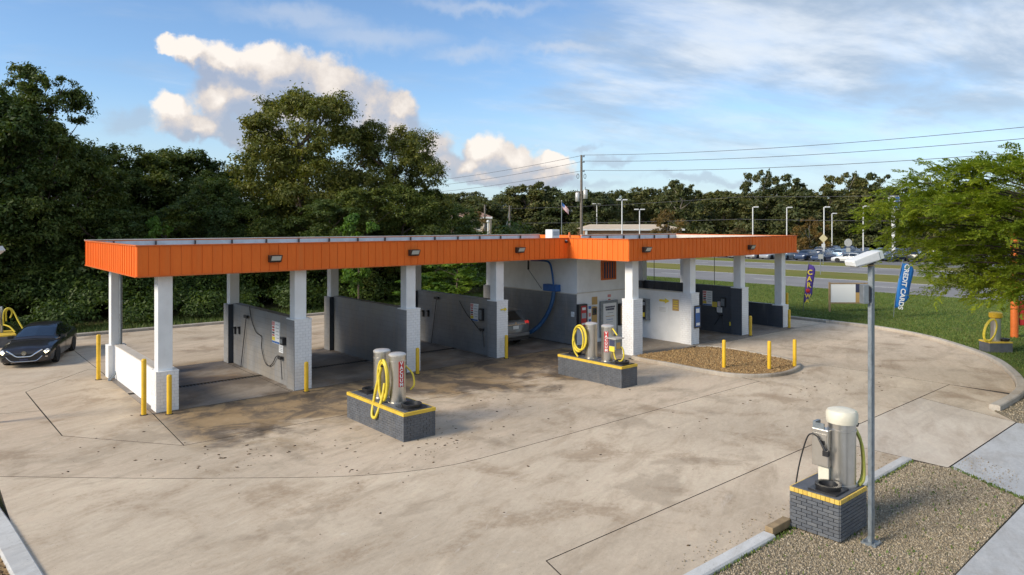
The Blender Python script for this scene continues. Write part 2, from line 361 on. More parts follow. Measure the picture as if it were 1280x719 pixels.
M['mortar_light'] = worn('mortar_light', (.68, .68, .68), .8, .1, 6); M['grey_brick'] = worn('grey_brick', (.105, .112, .125), .6, .22, 5, dirt=((.2, .18, .16), .35), dscale=2.5, bmp=.3); M['mortar'] = worn('mortar', (.095, .10, .11), .8, .1, 6)
def rnd_col(name, cols, rough=.6, mode='island', metal=0.0, bmp=0):
    def fn(T, b):
        r = T.node('ShaderNodeNewGeometry').outputs['Random Per Island'] if mode == 'island' else T.node('ShaderNodeObjectInfo').outputs['Random']
        k = T.ramp(r, [(i / (len(cols) - 1), c) for i, c in enumerate(cols)])
        n = T.noise(pos(T), 14, 3, .6); k = T.mix(.35, k, T.mix(n, (.25,) * 3, (.75,) * 3), 'OVERLAY'); T.l.new(k, b.inputs['Base Color'])
        if bmp: bump(T, b, T.noise(pos(T), 60, 3, .6), bmp, .005)
    return mat(name, cols[0], rough, metal, fn)
M['brick_single'] = rnd_col('brick_single', [(.085, .092, .105), (.12, .128, .14), (.10, .105, .115), (.14, .145, .152)], .6, 'object', bmp=.4)
M['brick_yellow'] = rnd_col('brick_yellow', [(.62, .41, .07), (.72, .50, .10), (.66, .45, .12)], .6, 'object', bmp=.3)
M['yellow_band'] = worn('yellow_band', (.70, .47, .05), .55, .12, 5, dirt=((.3, .22, .1), .35), dscale=3); M['yellow_post'] = worn('yellow_post', (.78, .47, .02), .45, .1, 4, dirt=((.4, .25, .06), .3), dscale=3)
M['yellow_hose'] = worn('yellow_hose', (.72, .56, .05), .45, .12, 8, bmp=0); M['green_hose'] = worn('green_hose', (.42, .42, .08), .5, .12, 8, bmp=0)
def fascia_fn(T, b):
    p = pos(T); n = T.noise(T.vmath('MULTIPLY', p, (1, 1, .25)), 2.2, 5, .6); r = T.node('ShaderNodeObjectInfo').outputs['Random']
    k = T.mix(T.sstep(n, .3, .7), (.82, .165, .022), (.90, .190, .026)); k = T.mix(T.math('MULTIPLY', r, .18), k, (.70, .175, .035)); stq = T.noise(T.vmath('MULTIPLY', p, (5, 5, .25)), 1.3, 4, .65); k = T.mix(T.math('MULTIPLY', T.sstep(stq, .52, .72), .16), k, (.62, .22, .07)); T.l.new(k, b.inputs['Base Color'])
    bump(T, b, T.noise(T.vmath('MULTIPLY', p, (1, 1, .4)), 2.2, 3, .55), .45, .04)
M['fascia'] = mat('orange_metal', (.6, .13, .025), .55, 0, fascia_fn, spec=.22); M['orange'] = worn('orange_paint', (.66, .15, .025), .5, .1, 4)
M['trim'] = worn('cream_trim', (.66, .60, .52), .5, .1, 3); M['roof_metal'] = worn('roof_metal', (.52, .56, .60), .45, .15, 2, metal=.2, dirt=((.3, .3, .3), .3)); M['soffit'] = worn('soffit', (.34, .34, .34), .7, .12, 1.5)
def steel_fn(T, b):
    p = pos(T); n = T.noise(T.vmath('MULTIPLY', p, (60, 60, 2)), 1, 3, .6); d = T.noise(p, 5, 4, .6)
    T.l.new(T.mix(d, (.52, .49, .44), (.70, .67, .62)), b.inputs['Base Color']); T.l.new(T.math('ADD', .22, T.math('MULTIPLY', n, .2)), b.inputs['Roughness'])
M['steel'] = mat('stainless_steel', (.6, .58, .54), .3, .92, steel_fn); M['galv'] = worn('galvanised', (.25, .28, .30), .45, .2, 9, metal=.45, dirt=((.22, .23, .24), .5), dscale=5)
M['black'] = mat('black_rubber', (.018, .018, .019), .45); M['black_metal'] = worn('black_metal', (.03, .03, .032), .4, .1, 5, bmp=0); M['bronze'] = mat('bronze', (.045, .04, .035), .4, .3)
M['lamp_glass'] = mat('lamp_glass', (.55, .58, .55), .15); M['cream_plastic'] = worn('cream_plastic', (.74, .69, .55), .5, .08, 6); M['lid'] = worn('lid', (.62, .60, .56), .35, .1, 5, metal=.4)
M['red'] = mat('sign_red', (.50, .03, .03), .5); M['white_print'] = mat('white_print', (.82, .82, .80), .6); M['dark_print'] = mat('dark_print', (.04, .045, .09), .6); M['blue_print'] = mat('blue_print', (.05, .15, .42), .6)
M['yellow_print'] = mat('yellow_print', (.80, .62, .06), .6); M['pink_print'] = mat('pink_print', (.70, .30, .28), .6); M['green_print'] = mat('green_print', (.10, .35, .22), .6); M['tan_print'] = mat('tan_print', (.52, .33, .12), .7); M['grey_print'] = mat('grey_print', (.35, .37, .40), .6)
M['blue_paint'] = worn('blue_paint', (.025, .12, .38), .4, .15, 5, bmp=0); M['blue_hose'] = worn('blue_hose', (.022, .085, .20), .5, .15, 8, bmp=0)
M['wood'] = worn('wood', (.34, .24, .13), .8, .25, 6, bmp=.5); M['pole_wood'] = worn('pole_wood', (.20, .17, .14), .85, .2, 3); M['far_white'] = worn('far_white', (.70, .70, .68), .6, .08, 2); M['far_cream'] = worn('far_cream', (.62, .50, .36), .7, .08, 1.0); M['far_roof'] = worn('far_roof', (.35, .20, .14), .8, .2, 1.0); M['far_brick'] = worn('far_brick', (.36, .20, .11), .8, .15, 1)
M['far_glass'] = mat('far_glass', (.05, .06, .07), .15); M['wire'] = mat('wire', (.10, .10, .11), .6)
M['flag_purple'] = worn('flag_purple', (.10, .055, .30), .7, .12, 6, bmp=0); M['flag_blue'] = worn('flag_blue', (.02, .18, .52), .7, .12, 6, bmp=0)
def asphalt_fn(col):
    def fn(T, b):
        p = pos(T); a = T.noise(p, .12, 4, .6, .3); st = T.noise(T.vmath('MULTIPLY', p, (1, .03, 1)), .8, 4, .6); f = T.noise(p, 30, 3, .7)
        k = T.mix(T.sstep(a, .3, .7), tuple(x * .85 for x in col), tuple(x * 1.12 for x in col)); k = T.mix(T.math('MULTIPLY', T.sstep(st, .45, .7), .35), k, tuple(x * .62 for x in col)); k = T.mix(.25, k, T.mix(f, (.3,) * 3, (.7,) * 3), 'OVERLAY')
        T.l.new(k, b.inputs['Base Color']); bump(T, b, f, .3, .01)
    return fn
M['road'] = mat('road', rough=.85, fn=asphalt_fn((.235, .225, .22))); M['lot'] = mat('lot', rough=.85, fn=asphalt_fn((.17, .165, .16))); M['lane_paint'] = worn('lane_paint', (.62, .62, .60), .7, .2, 2, dirt=((.25, .25, .24), .5))
def grass_fn(c0, c1, c2, big=.10):
    def fn(T, b):
        p = pos(T); a = T.noise(p, big, 5, .6, .4); m = T.noise(p, 1.2, 5, .65); f = T.noise(T.vmath('MULTIPLY', p, (1, 1, .3)), 14, 4, .7)
        k = T.mix(T.sstep(a, .35, .65), c0, c1); k = T.mix(T.math('MULTIPLY', T.sstep(m, .48, .70), .6), k, c2); k = T.mix(.55, k, T.mix(f, (.12,) * 3, (.88,) * 3), 'OVERLAY'); T.l.new(k, b.inputs['Base Color'])
        bump(T, b, T.math('ADD', f, m), .7, .05)
    return fn
M['lawn'] = mat('lawn', rough=.9, spec=.15, fn=grass_fn((.062, .110, .014), (.115, .150, .024), (.18, .155, .055))); M['verge'] = mat('verge', rough=.9, spec=.15, fn=grass_fn((.15, .17, .03), (.21, .19, .05), (.25, .20, .08), .06))
M['earth'] = mat('earth', rough=.95, spec=.1, fn=grass_fn((.07, .075, .025), (.10, .085, .035), (.11, .08, .045)))
def leaf(name, cols, trans=.25, rough=.55):
    m = bpy.data.materials.new(name); m.use_nodes = True; T = NT(m.node_tree); T.n.clear()
    out = T.node('ShaderNodeOutputMaterial'); gm = T.node('ShaderNodeNewGeometry'); oi = T.node('ShaderNodeObjectInfo').outputs['Random']
    k = T.ramp(gm.outputs['Random Per Island'], [(i / (len(cols) - 1), c) for i, c in enumerate(cols)])
    cl = T.noise(gm.outputs['Position'], .9, 3, .55); k = T.mix(T.sstep(cl, .42, .66), k, T.mix(1, k, (1.45, 1.30, .95), 'MULTIPLY'))
    k = T.mix(.5, k, T.mix(oi, (.26, .36, .44), (.72, .62, .40)), 'OVERLAY')
    p = T.node('ShaderNodeBsdfPrincipled'); T.l.new(k, p.inputs['Base Color']); p.inputs['Roughness'].default_value = rough; p.inputs['Specular IOR Level'].default_value = .25
    t = T.node('ShaderNodeBsdfTranslucent'); T.l.new(T.mix(1, k, (1.5, 1.6, .6), 'MULTIPLY'), t.inputs[0])
    mx = T.node('ShaderNodeMixShader'); mx.inputs[0].default_value = trans; T.l.new(p.outputs[0], mx.inputs[1]); T.l.new(t.outputs[0], mx.inputs[2]); T.l.new(mx.outputs[0], out.inputs[0]); return m
M['leaf_oak'] = leaf('leaf_oak', [(.072, .096, .024), (.100, .122, .030), (.132, .140, .040), (.084, .106, .032)]); M['leaf_wood'] = leaf('leaf_wood', [(.046, .078, .022), (.072, .108, .026), (.100, .124, .034), (.058, .082, .026)])
M['leaf_far'] = leaf('leaf_far', [(.062, .084, .032), (.092, .108, .042), (.125, .120, .052), (.074, .088, .036)]); M['leaf_brown'] = leaf('leaf_brown', [(.12, .085, .035), (.15, .10, .04), (.10, .09, .03)])
M['leaf_bush'] = leaf('leaf_bush', [(.026, .052, .012), (.040, .074, .016), (.070, .110, .024), (.032, .056, .014)], .25); M['leaf_spray'] = leaf('leaf_spray', [(.105, .16, .015), (.15, .21, .022), (.20, .25, .03), (.12, .175, .02)], .42)
M['leaf_fresh'] = leaf('leaf_fresh', [(.09, .17, .03), (.12, .21, .04), (.08, .15, .03)], .35)
M['bark'] = worn('bark', (.10, .075, .055), .9, .3, 6, bmp=.6); M['bark_far'] = worn('bark_far', (.26, .22, .18), .9, .2, 4, bmp=0)
M['stone'] = rnd_col('stone', [(.17, .13, .08), (.31, .25, .16), (.44, .36, .245), (.25, .20, .13), (.57, .48, .35), (.13, .105, .07)], .8); M['gravel'] = mat('gravel', rough=.95, fn=grass_fn((.20, .165, .11), (.26, .22, .15), (.15, .12, .08), .5))
M['bark_chip'] = rnd_col('bark_chip', [(.26, .15, .06), (.38, .24, .10), (.50, .34, .16), (.30, .19, .08), (.20, .12, .055)], .85); M['mulch'] = mat('mulch', rough=.95, fn=grass_fn((.30, .19, .08), (.38, .25, .11), (.20, .13, .06), .9))
M['dead_leaf'] = rnd_col('dead_leaf', [(.07, .045, .025), (.12, .075, .035), (.045, .032, .022)], .8); M['blade'] = rnd_col('blade', [(.068, .125, .016), (.10, .16, .022), (.15, .165, .035), (.078, .135, .018)], .7)
# ------------------------------------------------------------------ ground, slabs, kerbs, roads
def structure(name, mb, mats, parent=None, **kw):
    o = part(name, mb, mats, parent, **kw)
    if parent is None: o['kind'] = 'structure'
    return o
def sheet(name, poly, z, m, thick=.2): return structure(name, MB().prism(poly, z - thick, z), m)
structure('ground', MB().quad((-1500, -1500, -.06), (2500, -1500, -.06), (2500, 2500, -.06), (-1500, 2500, -.06)), M['earth'])
ARC = [(40.2, 45.0), (40.2, 21.3), (40.15, 18.8), (39.9, 16.2), (38.6, 13.4), (36.4, 11.0), (34.1, 9.15), (31.2, 7.75), (29.0, 7.05), (27.3, 6.85), (25.3, 6.85)]
ARCS = [tuple(p[:2]) for p in crom([(x, y, 0) for x, y in ARC], 6)]
lot = structure('concrete_lot', MB().prism([(1.4, 5), (1.4, 41.2), (40.1, 41.2)] + ARCS + [(24.2, 5.85), (18.5, 5.8), (18.4, 6.8), (1.4, 6.8)], -.16, -.022), M['joint'])
CA = [(1.4, 19.6), (4.06, 17.17), (5.7, 15.8), (7.22, 14.6), (8.45, 13.9), (9.7, 13.5), (11.03, 13.42)]
CAs = [tuple(p[:2]) for p in crom([(x, y, 0) for x, y in CA], 5)]
def slab(poly, m, d=.012, z=0.0):
    mb = MB().prism(inset(poly, d), -.15, z); mb.m = [1, 0] + [1] * (len(mb.f) - 2)       # cut edges carry the joint dirt
    return part('slab', mb, [M[m], M['joint']], lot)
E_ = [(3.04, 22.18), (2.89, 28.81), (5.2, 31.66), (5.5, 31.3), (5.5, 29.0), (5.47, 23.0), (5.29, 19.18)]
slab(E_, 'concrete', .014)
slab(CAs + [(23.35, 13.45), (23.35, 18.945), (5.29, 19.18), (3.04, 22.18), (2.95, 25.6), (1.4, 26.2)], 'concrete')
slab([(1.4, 26.2), (2.95, 25.6), (2.89, 28.81), (5.2, 31.66), (5.5, 31.3), (5.5, 41.2), (1.4, 41.2)], 'concrete')
slab([(1.4, 19.6), (1.4, 6.8), (7.6, 6.8), (8.14, 8.62), (28.0, 8.78), (28.0, 15.2), (26.9, 14.2), (25.05, 13.7), (24.3, 14.3), (23.42, 14.9), (23.35, 13.45)] + CAs[::-1][:-1], 'concrete')
slab([(7.6, 6.8), (18.4, 6.8), (18.4, 8.7), (8.14, 8.62)], 'concrete')
slab([(18.4, 5.8), (24.1, 5.85), (25.15, 8.75), (18.4, 8.7)], 'concrete_pale')
slab([(24.1, 5.85), (25.3, 6.85)] + ARCS[::-1][1:9] + [(28.0, 8.78), (25.15, 8.75)], 'concrete')
i0 = 9
slab([p for p in ARCS[::-1][9:] if p[1] < 18.9] + [(40.15, 19.0), (28.0, 19.0), (28.0, 8.78)], 'concrete')
slab([(5.29, 19.18), (22.95, 18.95), (22.95, 22.95), (5.47, 22.95)], 'concrete_stained')
slab([(22.95, 19.3), (28.0, 19.3), (28.0, 22.95), (22.95, 22.95)], 'concrete_brown'); slab([(28.0, 19.0), (37.0, 19.0), (37.0, 19.6), (28.0, 19.6)], 'concrete_brown')
slab([(37.0, 19.0), (40.15, 19.0), (40.15, 41.2), (37.0, 41.2)], 'concrete')
slab([(5.5, 30.0), (37.0, 30.0), (37.0, 41.2), (5.5, 41.2)], 'concrete')
UC = [5.56, 9.88, 14.35, 18.82, 23.63, 27.86, 32.22, 36.35]; VA, VB, VR, VRB, PW, ZW, ZL = 23.0, 19.55, 29.32, 25.9, .64, 2.41, 1.20
for i in range(4):
    x1 = UC[i + 1] if i < 3 else 23.7
    slab([(UC[i] - .1, 22.95), (x1 - .1, 22.95), (x1 - .1, 26.05), (UC[i] - .1, 26.05)], 'concrete_bay'); slab([(UC[i] - .1, 26.3), (x1 - .1, 26.3), (x1 - .1, 30.0), (UC[i] - .1, 30.0)], 'concrete_bay', z=.002)
    g = MB().box(UC[i] + .5, x1, 26.07, 26.28, -.10, -.06)
    for k in range(int((x1 - UC[i] - .5) / .12)): g.box(UC[i] + .5 + k * .12, UC[i] + .5 + k * .12 + .05, 26.06, 26.29, -.06, -.012)
    part('drain_grate', g, M['black_metal'], lot)
for i in (5, 6): slab([(UC[i] + .2, 19.6), (UC[i + 1] + .2, 19.6), (UC[i + 1] + .2, 30.0), (UC[i] + .2, 30.0)], 'concrete_bay')
def kerb(name, pts, w, h, m, z0=-.15, left=True):
    """kerb swept along a line of the ground plan, with a rounded upper edge"""
    prof = [(0, z0), (0, h - .03), (.03, h), (w - .03, h), (w, h - .03), (w, z0)]; mb = MB(); vs = []; n = len(pts)
    for i in range(n):
        a, b = Vector(pts[max(i - 1, 0)]), Vector(pts[min(i + 1, n - 1)]); t = (b - a).normalized(); nn = Vector((-t.y, t.x)) * (1 if left else -1)
        for (o, z) in prof: q = Vector(pts[i]) + nn * o; vs.append((q.x, q.y, z))
    k = len(prof); fs = [(i * k + j, i * k + j + 1, (i + 1) * k + j + 1, (i + 1) * k + j) for i in range(n - 1) for j in range(k - 1)] + [tuple(range(k)), tuple(range((n - 1) * k, n * k))[::-1]]
    mb.add(vs, fs); return structure(name, mb, M[m])
kerb('kerb_curved', ARCS, .30, .14, 'kerb', left=True)
kerb('kerb_rear', [(x, 41.2 + .12 * sin(x * .3)) for x in np.arange(-2, 41.4, 1.0)], .28, .14, 'kerb')
kerb('kerb_front', [(9.3, 6.8), (11.9, 6.8)], .26, .05, 'kerb_white', left=False); kerb('kerb_front_end', [(13.7, 6.8), (18.35, 6.8)], .24, .04, 'kerb_white', left=False)
kerb('kerb_left', [(1.75, 9), (1.68, 12), (1.60, 13.6), (1.42, 16.2), (1.22, 18.4), (.9, 21)], .38, .05, 'kerb_white', left=True)
# lawn, verges, roads
lawn = [(60.6, -120), (60.6, 260), (40.5, 260), (40.5, 41.5)] + [(x + .28, y - .02) if y > 16 else (x + .22, y - .2) for x, y in ARCS if y < 41.3 and (x > 30)] + [(31, 4), (31, -120)]
sheet('lawn', lawn, .085, M['lawn']); ROADZ = -.03
sheet('road_near', [(60.7, -300), (73.2, -300), (73.2, 700), (60.7, 700)], ROADZ + .02, M['road']); sheet('road_far', [(83.2, -300), (96.0, -300), (96.0, 700), (83.2, 700)], ROADZ + .02, M['road'])
sheet('median', [(73.2, -300), (83.2, -300), (83.2, 700), (73.2, 700)], ROADZ + .05, M['verge']); sheet('verge', [(96.0, -300), (103.4, -300), (103.4, 700), (96.0, 700)], ROADZ + .05, M['verge'])
sheet('car_lot', [(103.4, -100), (160, -100), (160, 230), (103.4, 230)], ROADZ + .03, M['lot']); sheet('rear_field', [(-60, 41.6), (41.3, 41.6), (41.3, 140), (-60, 140)], .03, M['earth'])
for nm, xs in (('road_near', (61.35, 72.6)), ('road_far', (83.8, 95.4))):
    for x in xs: structure('edge_line', MB().box(x - .07, x + .07, -120, 420, ROADZ + .018, ROADZ + .026), M['lane_paint'])
for x in (67.0, 89.6):
    mb = MB()
    for k in range(-6, 34): mb.box(x - .07, x + .07, k * 12, k * 12 + 3.2, ROADZ + .018, ROADZ + .026)
    o = structure('lane_dashes', mb, M['lane_paint'])
structure('road_shoulder', MB().box(60.15, 60.72, -120, 420, -.1, .012), M['concrete_pale'])
# sidewalk crossing, gravel, dirt
sheet('driveway_walk', [(18.5, 5.78), (24.08, 5.83), (24.6, 3.0), (24.6, -20), (15.0, -20), (15.0, .5), (17.55, 4.1)], -.004, M['concrete_walk']); sheet('sidewalk', [(17.45, 4.05), (14.95, .4), (14.95, -3), (2, -3), (2, 3.9), (12.8, 3.95)], -.008, M['concrete_walk'])
GR1 = [(8.9, 6.55), (18.35, 6.55), (18.5, 5.75), (17.5, 4.1), (12.8, 3.98), (6, 3.95)]; GR2 = [(25.3, 6.7), (27.6, 6.62), (29.6, 6.8), (31, 7.1), (31, -8), (24.65, -8), (24.65, 3), (24.15, 5.8)]
sheet('gravel_bed', GR1, -.03, M['gravel']); sheet('gravel_verge', GR2, -.03, M['gravel'])
GR3 = [(1.62, 8), (1.25, 13.6), (1.05, 16.2), (.85, 18.2), (-3, 18.2), (-3, 8)]
sheet('bare_earth', GR3, -.02, M['mulch'])
def inside(P, poly):
    x, y = P[:, 0], P[:, 1]; r = np.zeros(len(P), bool); n = len(poly)
    for i in range(n):
        (x0, y0), (x1, y1) = poly[i], poly[i - 1]; c = ((y0 > y) != (y1 > y)) & (x < (x1 - x0) * (y - y0) / ((y1 - y0) or 1e-9) + x0); r ^= c
    return r
def scatter_pts(poly, n, zf, rng=RNG):
    a = np.array(poly); lo, hi = a.min(0), a.max(0); P = rng.uniform(lo, hi, (int(n * 2.2), 2)); P = P[inside(P, poly)][:n]
    return np.column_stack([P, np.full(len(P), zf)])
OCT_V = [(1, 0, 0), (-1, 0, 0), (0, 1, 0), (0, -1, 0), (0, 0, 1), (0, 0, -1)]; OCT_F = [(0, 2, 4), (2, 1, 4), (1, 3, 4), (3, 0, 4), (2, 0, 5), (1, 2, 5), (3, 1, 5), (0, 3, 5)]
def stones(name, poly, n, smin, smax, z, m, label, cat, flat=(.8, 1.2, .55)):
    T = scatter_pts(poly, n, z); k = len(T); s = RNG.uniform(smin, smax, k) * RNG.choice([1, 1, 1, 1.6], k); R = rot_rand(k); 
    Sc = np.einsum('nij,jk->nik', R, np.diag(flat)) * s[:, None, None]; T[:, 2] += s * .3
    o = link(name, np_solid(name, OCT_V, OCT_F, Sc, T, m)); tag(o, label, cat, kind='stuff'); return o
stones('gravel', GR1, 60000, .007, .018, -.03, M['stone'], 'loose tan gravel around the nearest vacuum station and light post', 'gravel')
stones('gravel', GR2, 22000, .012, .026, -.03, M['stone'], 'loose tan gravel beyond the driveway at the end of the curved kerb', 'gravel')
stones('stray_gravel', [(9.6, 6.75), (18.3, 6.75), (18.3, 7.9), (15, 7.25), (9.6, 7.3)], 420, .006, .016, .004, M['stone'], 'stray gravel scattered on the concrete along the white front kerb', 'gravel')
stones('stray_gravel', [(18.5, 5.75), (17.7, 4.3), (19.2, 4.6), (20.0, 5.75)], 260, .006, .015, .0, M['stone'], 'stray gravel scattered on the driveway beside the gravel bed', 'gravel')
stones('earth_litter', GR3, 7000, .012, .03, -.02, M['dead_leaf'], 'brown leaf litter outside the white kerb at the left edge', 'litter', (1.5, .7, .3))
# planted island with bark mulch
MK = [(23.2, 19.3), (23.05, 17.2), (23.06, 15.2), (23.25, 14.4), (23.85, 13.7), (25.05, 13.3), (26.6, 13.55), (27.55, 14.3), (27.9, 15.6), (28.05, 17.2), (27.9, 18.4), (27.0, 19.0), (25.4, 19.25)]
MKs = [tuple(p[:2]) for p in crom([(x, y, 0) for x, y in MK], 4, True)][:-1]
MKb = inset(MKs, .17)
sheet('mulch_bed', MKb, .075, M['mulch'], .2)
kerb('kerb_island', MKs[:44] + MKs[:0], .17, .13, 'kerb', left=True)
stones('bark_mulch', MKb, 16000, .012, .034, .075, M['bark_chip'], 'reddish brown bark mulch in the kerbed island with three yellow posts', 'mulch', (1.6, .6, .3))
# fallen leaves on the concrete
def leaves_on(n, cx, cy, sx, sy):
    T = np.column_stack([RNG.normal(cx, sx, n), RNG.normal(cy, sy, n), np.full(n, .006)]); return T[(T[:, 1] > 7.2) & (T[:, 0] > 2)]
T = np.vstack([leaves_on(75, 9.5, 14.9, 1.3, .7), leaves_on(60, 6.8, 17.2, 1.2, .8), leaves_on(25, 4.2, 20.0, 1.0, 1.5), leaves_on(45, 13.0, 16.5, 1.6, 1.0), leaves_on(60, 24.5, 11.3, 2.5, .7), leaves_on(50, 14, 11, 6, 2.5)])
s = .016 + .05 * RNG.random(len(T)) ** 2.2; a = RNG.uniform(0, 6.28, len(T)); R = np.zeros((len(T), 3, 3)); R[:, 0, 0] = np.cos(a) * s; R[:, 0, 1] = -np.sin(a) * s * .6; R[:, 1, 0] = np.sin(a) * s; R[:, 1, 1] = np.cos(a) * s * .6; R[:, 2, 2] = s * .25
o = link('fallen_leaves', np_solid('fallen_leaves', OCT_V, OCT_F, R, T, M['dead_leaf'])); tag(o, 'small dark fallen leaves scattered over the concrete lot', 'leaves', kind='stuff')

# ------------------------------------------------------------------ the car wash
CW = thing('car_wash', 'long open-bay car wash with bright orange metal fascia, white columns and grey partition walls', 'car wash', (21, 24, 0))
def brick_faces(x0, x1, y0, y1, z0, z1, h, L, gap, proud, sides='wens', mi=None):
    """running-bond bricks standing proud of the four sides of a block"""
    mb = MB(); nz = max(1, round((z1 - z0) / h)); hh = (z1 - z0) / nz
    for sd_ in sides:
        a0, a1 = (y0 - proud, y1 + proud) if sd_ in 'we' else (x0, x1)
        for c in range(nz):
            za, zb_ = z0 + c * hh + gap / 2, z0 + (c + 1) * hh - gap / 2; p = a0 - (L / 2 if c % 2 else 0)
            while p < a1 - .01:
                q0, q1 = max(p, a0) + gap / 2, min(p + L, a1) - gap / 2; p += L
                if q1 - q0 < .02: continue
                j = random.uniform(-.0015, .0015); m = (mi or {}).get(sd_, 0)
                if sd_ == 'w': mb.box(x0 - proud + j, x0 + .001, q0, q1, za, zb_, m)
                elif sd_ == 'e': mb.box(x1 - .001, x1 + proud + j, q0, q1, za, zb_, m)
                elif sd_ == 's': mb.box(q0, q1, y0 - proud + j, y0 + .001, za, zb_, m)
                else: mb.box(q0, q1, y1 - .001, y1 + proud + j, za, zb_, m)
    return mb
ZB, ZT = 4.145, 5.065
def pedestal(x, y, h, left='white_brick', front='white_brick', depth=PW, wdt=PW):
    p = part('pedestal', MB().box(x + .012, x + wdt - .012, y + .012, y + depth - .012, 0, h), [M['mortar_light']], CW)
    b = part('brickwork', brick_faces(x + .012, x + wdt - .012, y + .012, y + depth - .012, .01, h - .01, .1, .2, .013, .010, 'wens' if left == 'white_brick' else 'ens'), [M[front]], p); b['kind'] = 'stuff'
    if left != 'white_brick': part('side_face', MB().box(x, x + .013, y - .0, y + depth, .01, h - .013), M[left], p)
    part('cap', MB().box(x - .004, x + wdt + .004, y - .004, y + depth + .004, h - .012, h + .03), M['white'], p)
def column(x, y, z0, wd=.42): return part('column', MB().box(x, x + wd, y, y + wd, z0, ZB + .1), M['white'], CW, bevel=.012)
gw = 'grey_wall'
for i, (h, lf) in enumerate([(ZL, 'white_brick'), (ZW, gw), (ZW, gw), (ZW, gw)]): pedestal(UC[i], VA, h, lf); column(UC[i] + .07, VA + .11, h)
for i, (h, lf) in zip((4, 5, 6, 7), [(ZW, 'white_brick'), (ZW, 'white_brick'), (ZW, 'navy_wall'), (ZL, 'navy_wall')]): pedestal(UC[i], VB, h, lf); column(UC[i] + .07, VB + .11, h)
def wall(x, y0, y1, h, m, t=.28):
    w = part('partition_wall', MB().box(x, x + t, y0, y1, 0, h), M[m], CW); part('coping', MB().box(x - .012, x + t + .012, y0, y1, h, h + .035), M[m if m != 'white' else 'trim'], w); return w
wall(UC[0] + .10, VA + PW, VR, ZL, 'white')
for i in (1, 2, 3): wall(UC[i] + .11, VA + PW, VR, ZW, gw)
wall(UC[5] + .11, VB + PW, 22.98, ZW, 'white'); wall(UC[6] + .11, VB + PW, VRB, ZW, 'navy_wall'); wall(UC[7] + .11, VB + PW, VRB, ZL, 'navy_wall')
def pier(x, y, h, m, front, d=.55):
    p = part('rear_pier', MB().box(x - .09, x + .50, y, y + d, 0, h), M[m], CW)
    if front != m: part('pier_face', MB().box(x - .092, x + .11, y - .006, y + .001, 0, h - .004), M[front], p)
    column(x + .0, y + .06, h, .38)
pier(UC[0], VR, ZL, 'white', 'white')
for i in (1, 2, 3): pier(UC[i], VR, ZW, 'grey_wall', 'navy')
pier(UC[6], VRB, ZW, 'navy_wall', 'navy_wall'); pier(UC[7], VRB, ZL, 'navy_wall', 'navy_wall')
dp = MB().tube(crom([(UC[0] + .30, VR - .04, ZB), (UC[0] + .30, VR - .04, .5), (UC[0] + .26, VR - .08, .38), (UC[0] - .1, VR - .42, .06), (UC[0] - .16, VR - .5, .05)], 4), .045, 8)
part('downpipe', dp, M['galv'], CW, smooth=40)
# the equipment room in the middle bay
RX0, RX1, RY0, RY1 = 23.7, 28.14, 23.0, 29.85
rw = part('room_wall', MB().box(RX0, RX1, RY0, RY1, 0, ZB + .12), M['white'], CW)
part('painted_band', MB().box(RX0 - .03, RX0 + .01, RY0 + .004, RY1 + .03, 0, ZW - .03), M['grey_wall'], rw); part('ledge', MB().box(RX0 - .04, RX0 + .01, RY0 - .02, RY1 + .04, ZW - .03, ZW + .01), M['trim'], rw); part('ledge', MB().box(RX0, RX1 - .02, RY0 - .05, RY0 + .01, ZW + .02, ZW + .06), M['trim'], rw)
part('rear_pier', MB().box(RX0 - .16, RX0 + .5, RY1 - .6, RY1 + .05, 0, ZW - .02), M['grey_wall'], CW)
u0, z1 = on_y(RY0, 751, 326); u1, z0 = on_y(RY0, 769.5, 349)
vt = part('vent_window', MB().box(u0 + .05, u1 - .05, RY0 - .012, RY0 + .01, z0 + .05, z1 - .05), M['dark_print'], CW)
fr = MB(); fr.box(u0, u0 + .07, RY0 - .05, RY0 + .01, z0, z1); fr.box(u1 - .07, u1, RY0 - .05, RY0 + .01, z0, z1); fr.box(u0 + .07, u1 - .07, RY0 - .05, RY0 + .01, z0, z0 + .07); fr.box(u0 + .07, u1 - .07, RY0 - .05, RY0 + .01, z1 - .07, z1)
part('frame', fr, M['orange'], vt)
for k in range(5):
    xx = u0 + .07 + (u1 - u0 - .14) * (k + .5) / 5; part('bar', MB().box(xx - .022, xx + .022, RY0 - .035, RY0 - .005, z0 + .07, z1 - .07), M['orange'], vt)
# roof and fascia
FX0, FX1, FX2, FV, FG, FR, FRB, FXM = 5.0, 22.96, 37.3, 22.82, 19.26, 30.8, 27.4, 28.5
roof_poly = [(FX0 + .06, FV + .06), (FX1 + .06, FV + .06), (FX1 + .06, FG + .06), (FX2 - .06, FG + .06), (FX2 - .06, FRB - .06), (FXM - .06, FRB - .06), (FXM - .06, FR - .06), (FX0 + .06, FR - .06)]
rf = part('roof', MB().prism(roof_poly, ZB + .10, 4.70), [M['roof_metal']], CW)
part('soffit', MB().prism(inset(roof_poly, .02), ZB + .05, ZB + .098), M['soffit'], rf)
mb = MB()
for k in range(int(17.6 / .45)): x = FX0 + .25 + k * .45; mb.box(x - .02, x + .02, FV + .1, FR - .1, 4.70, 4.74)
for k in range(int(14 / .45)): x = FX1 + .3 + k * .45; mb.box(x - .02, x + .02, FG + .1, FRB - .1, 4.70, 4.74)
o = part('roof_rib', mb, M['roof_metal'], rf); o['kind'] = 'stuff'
fa = MB(); t = .055
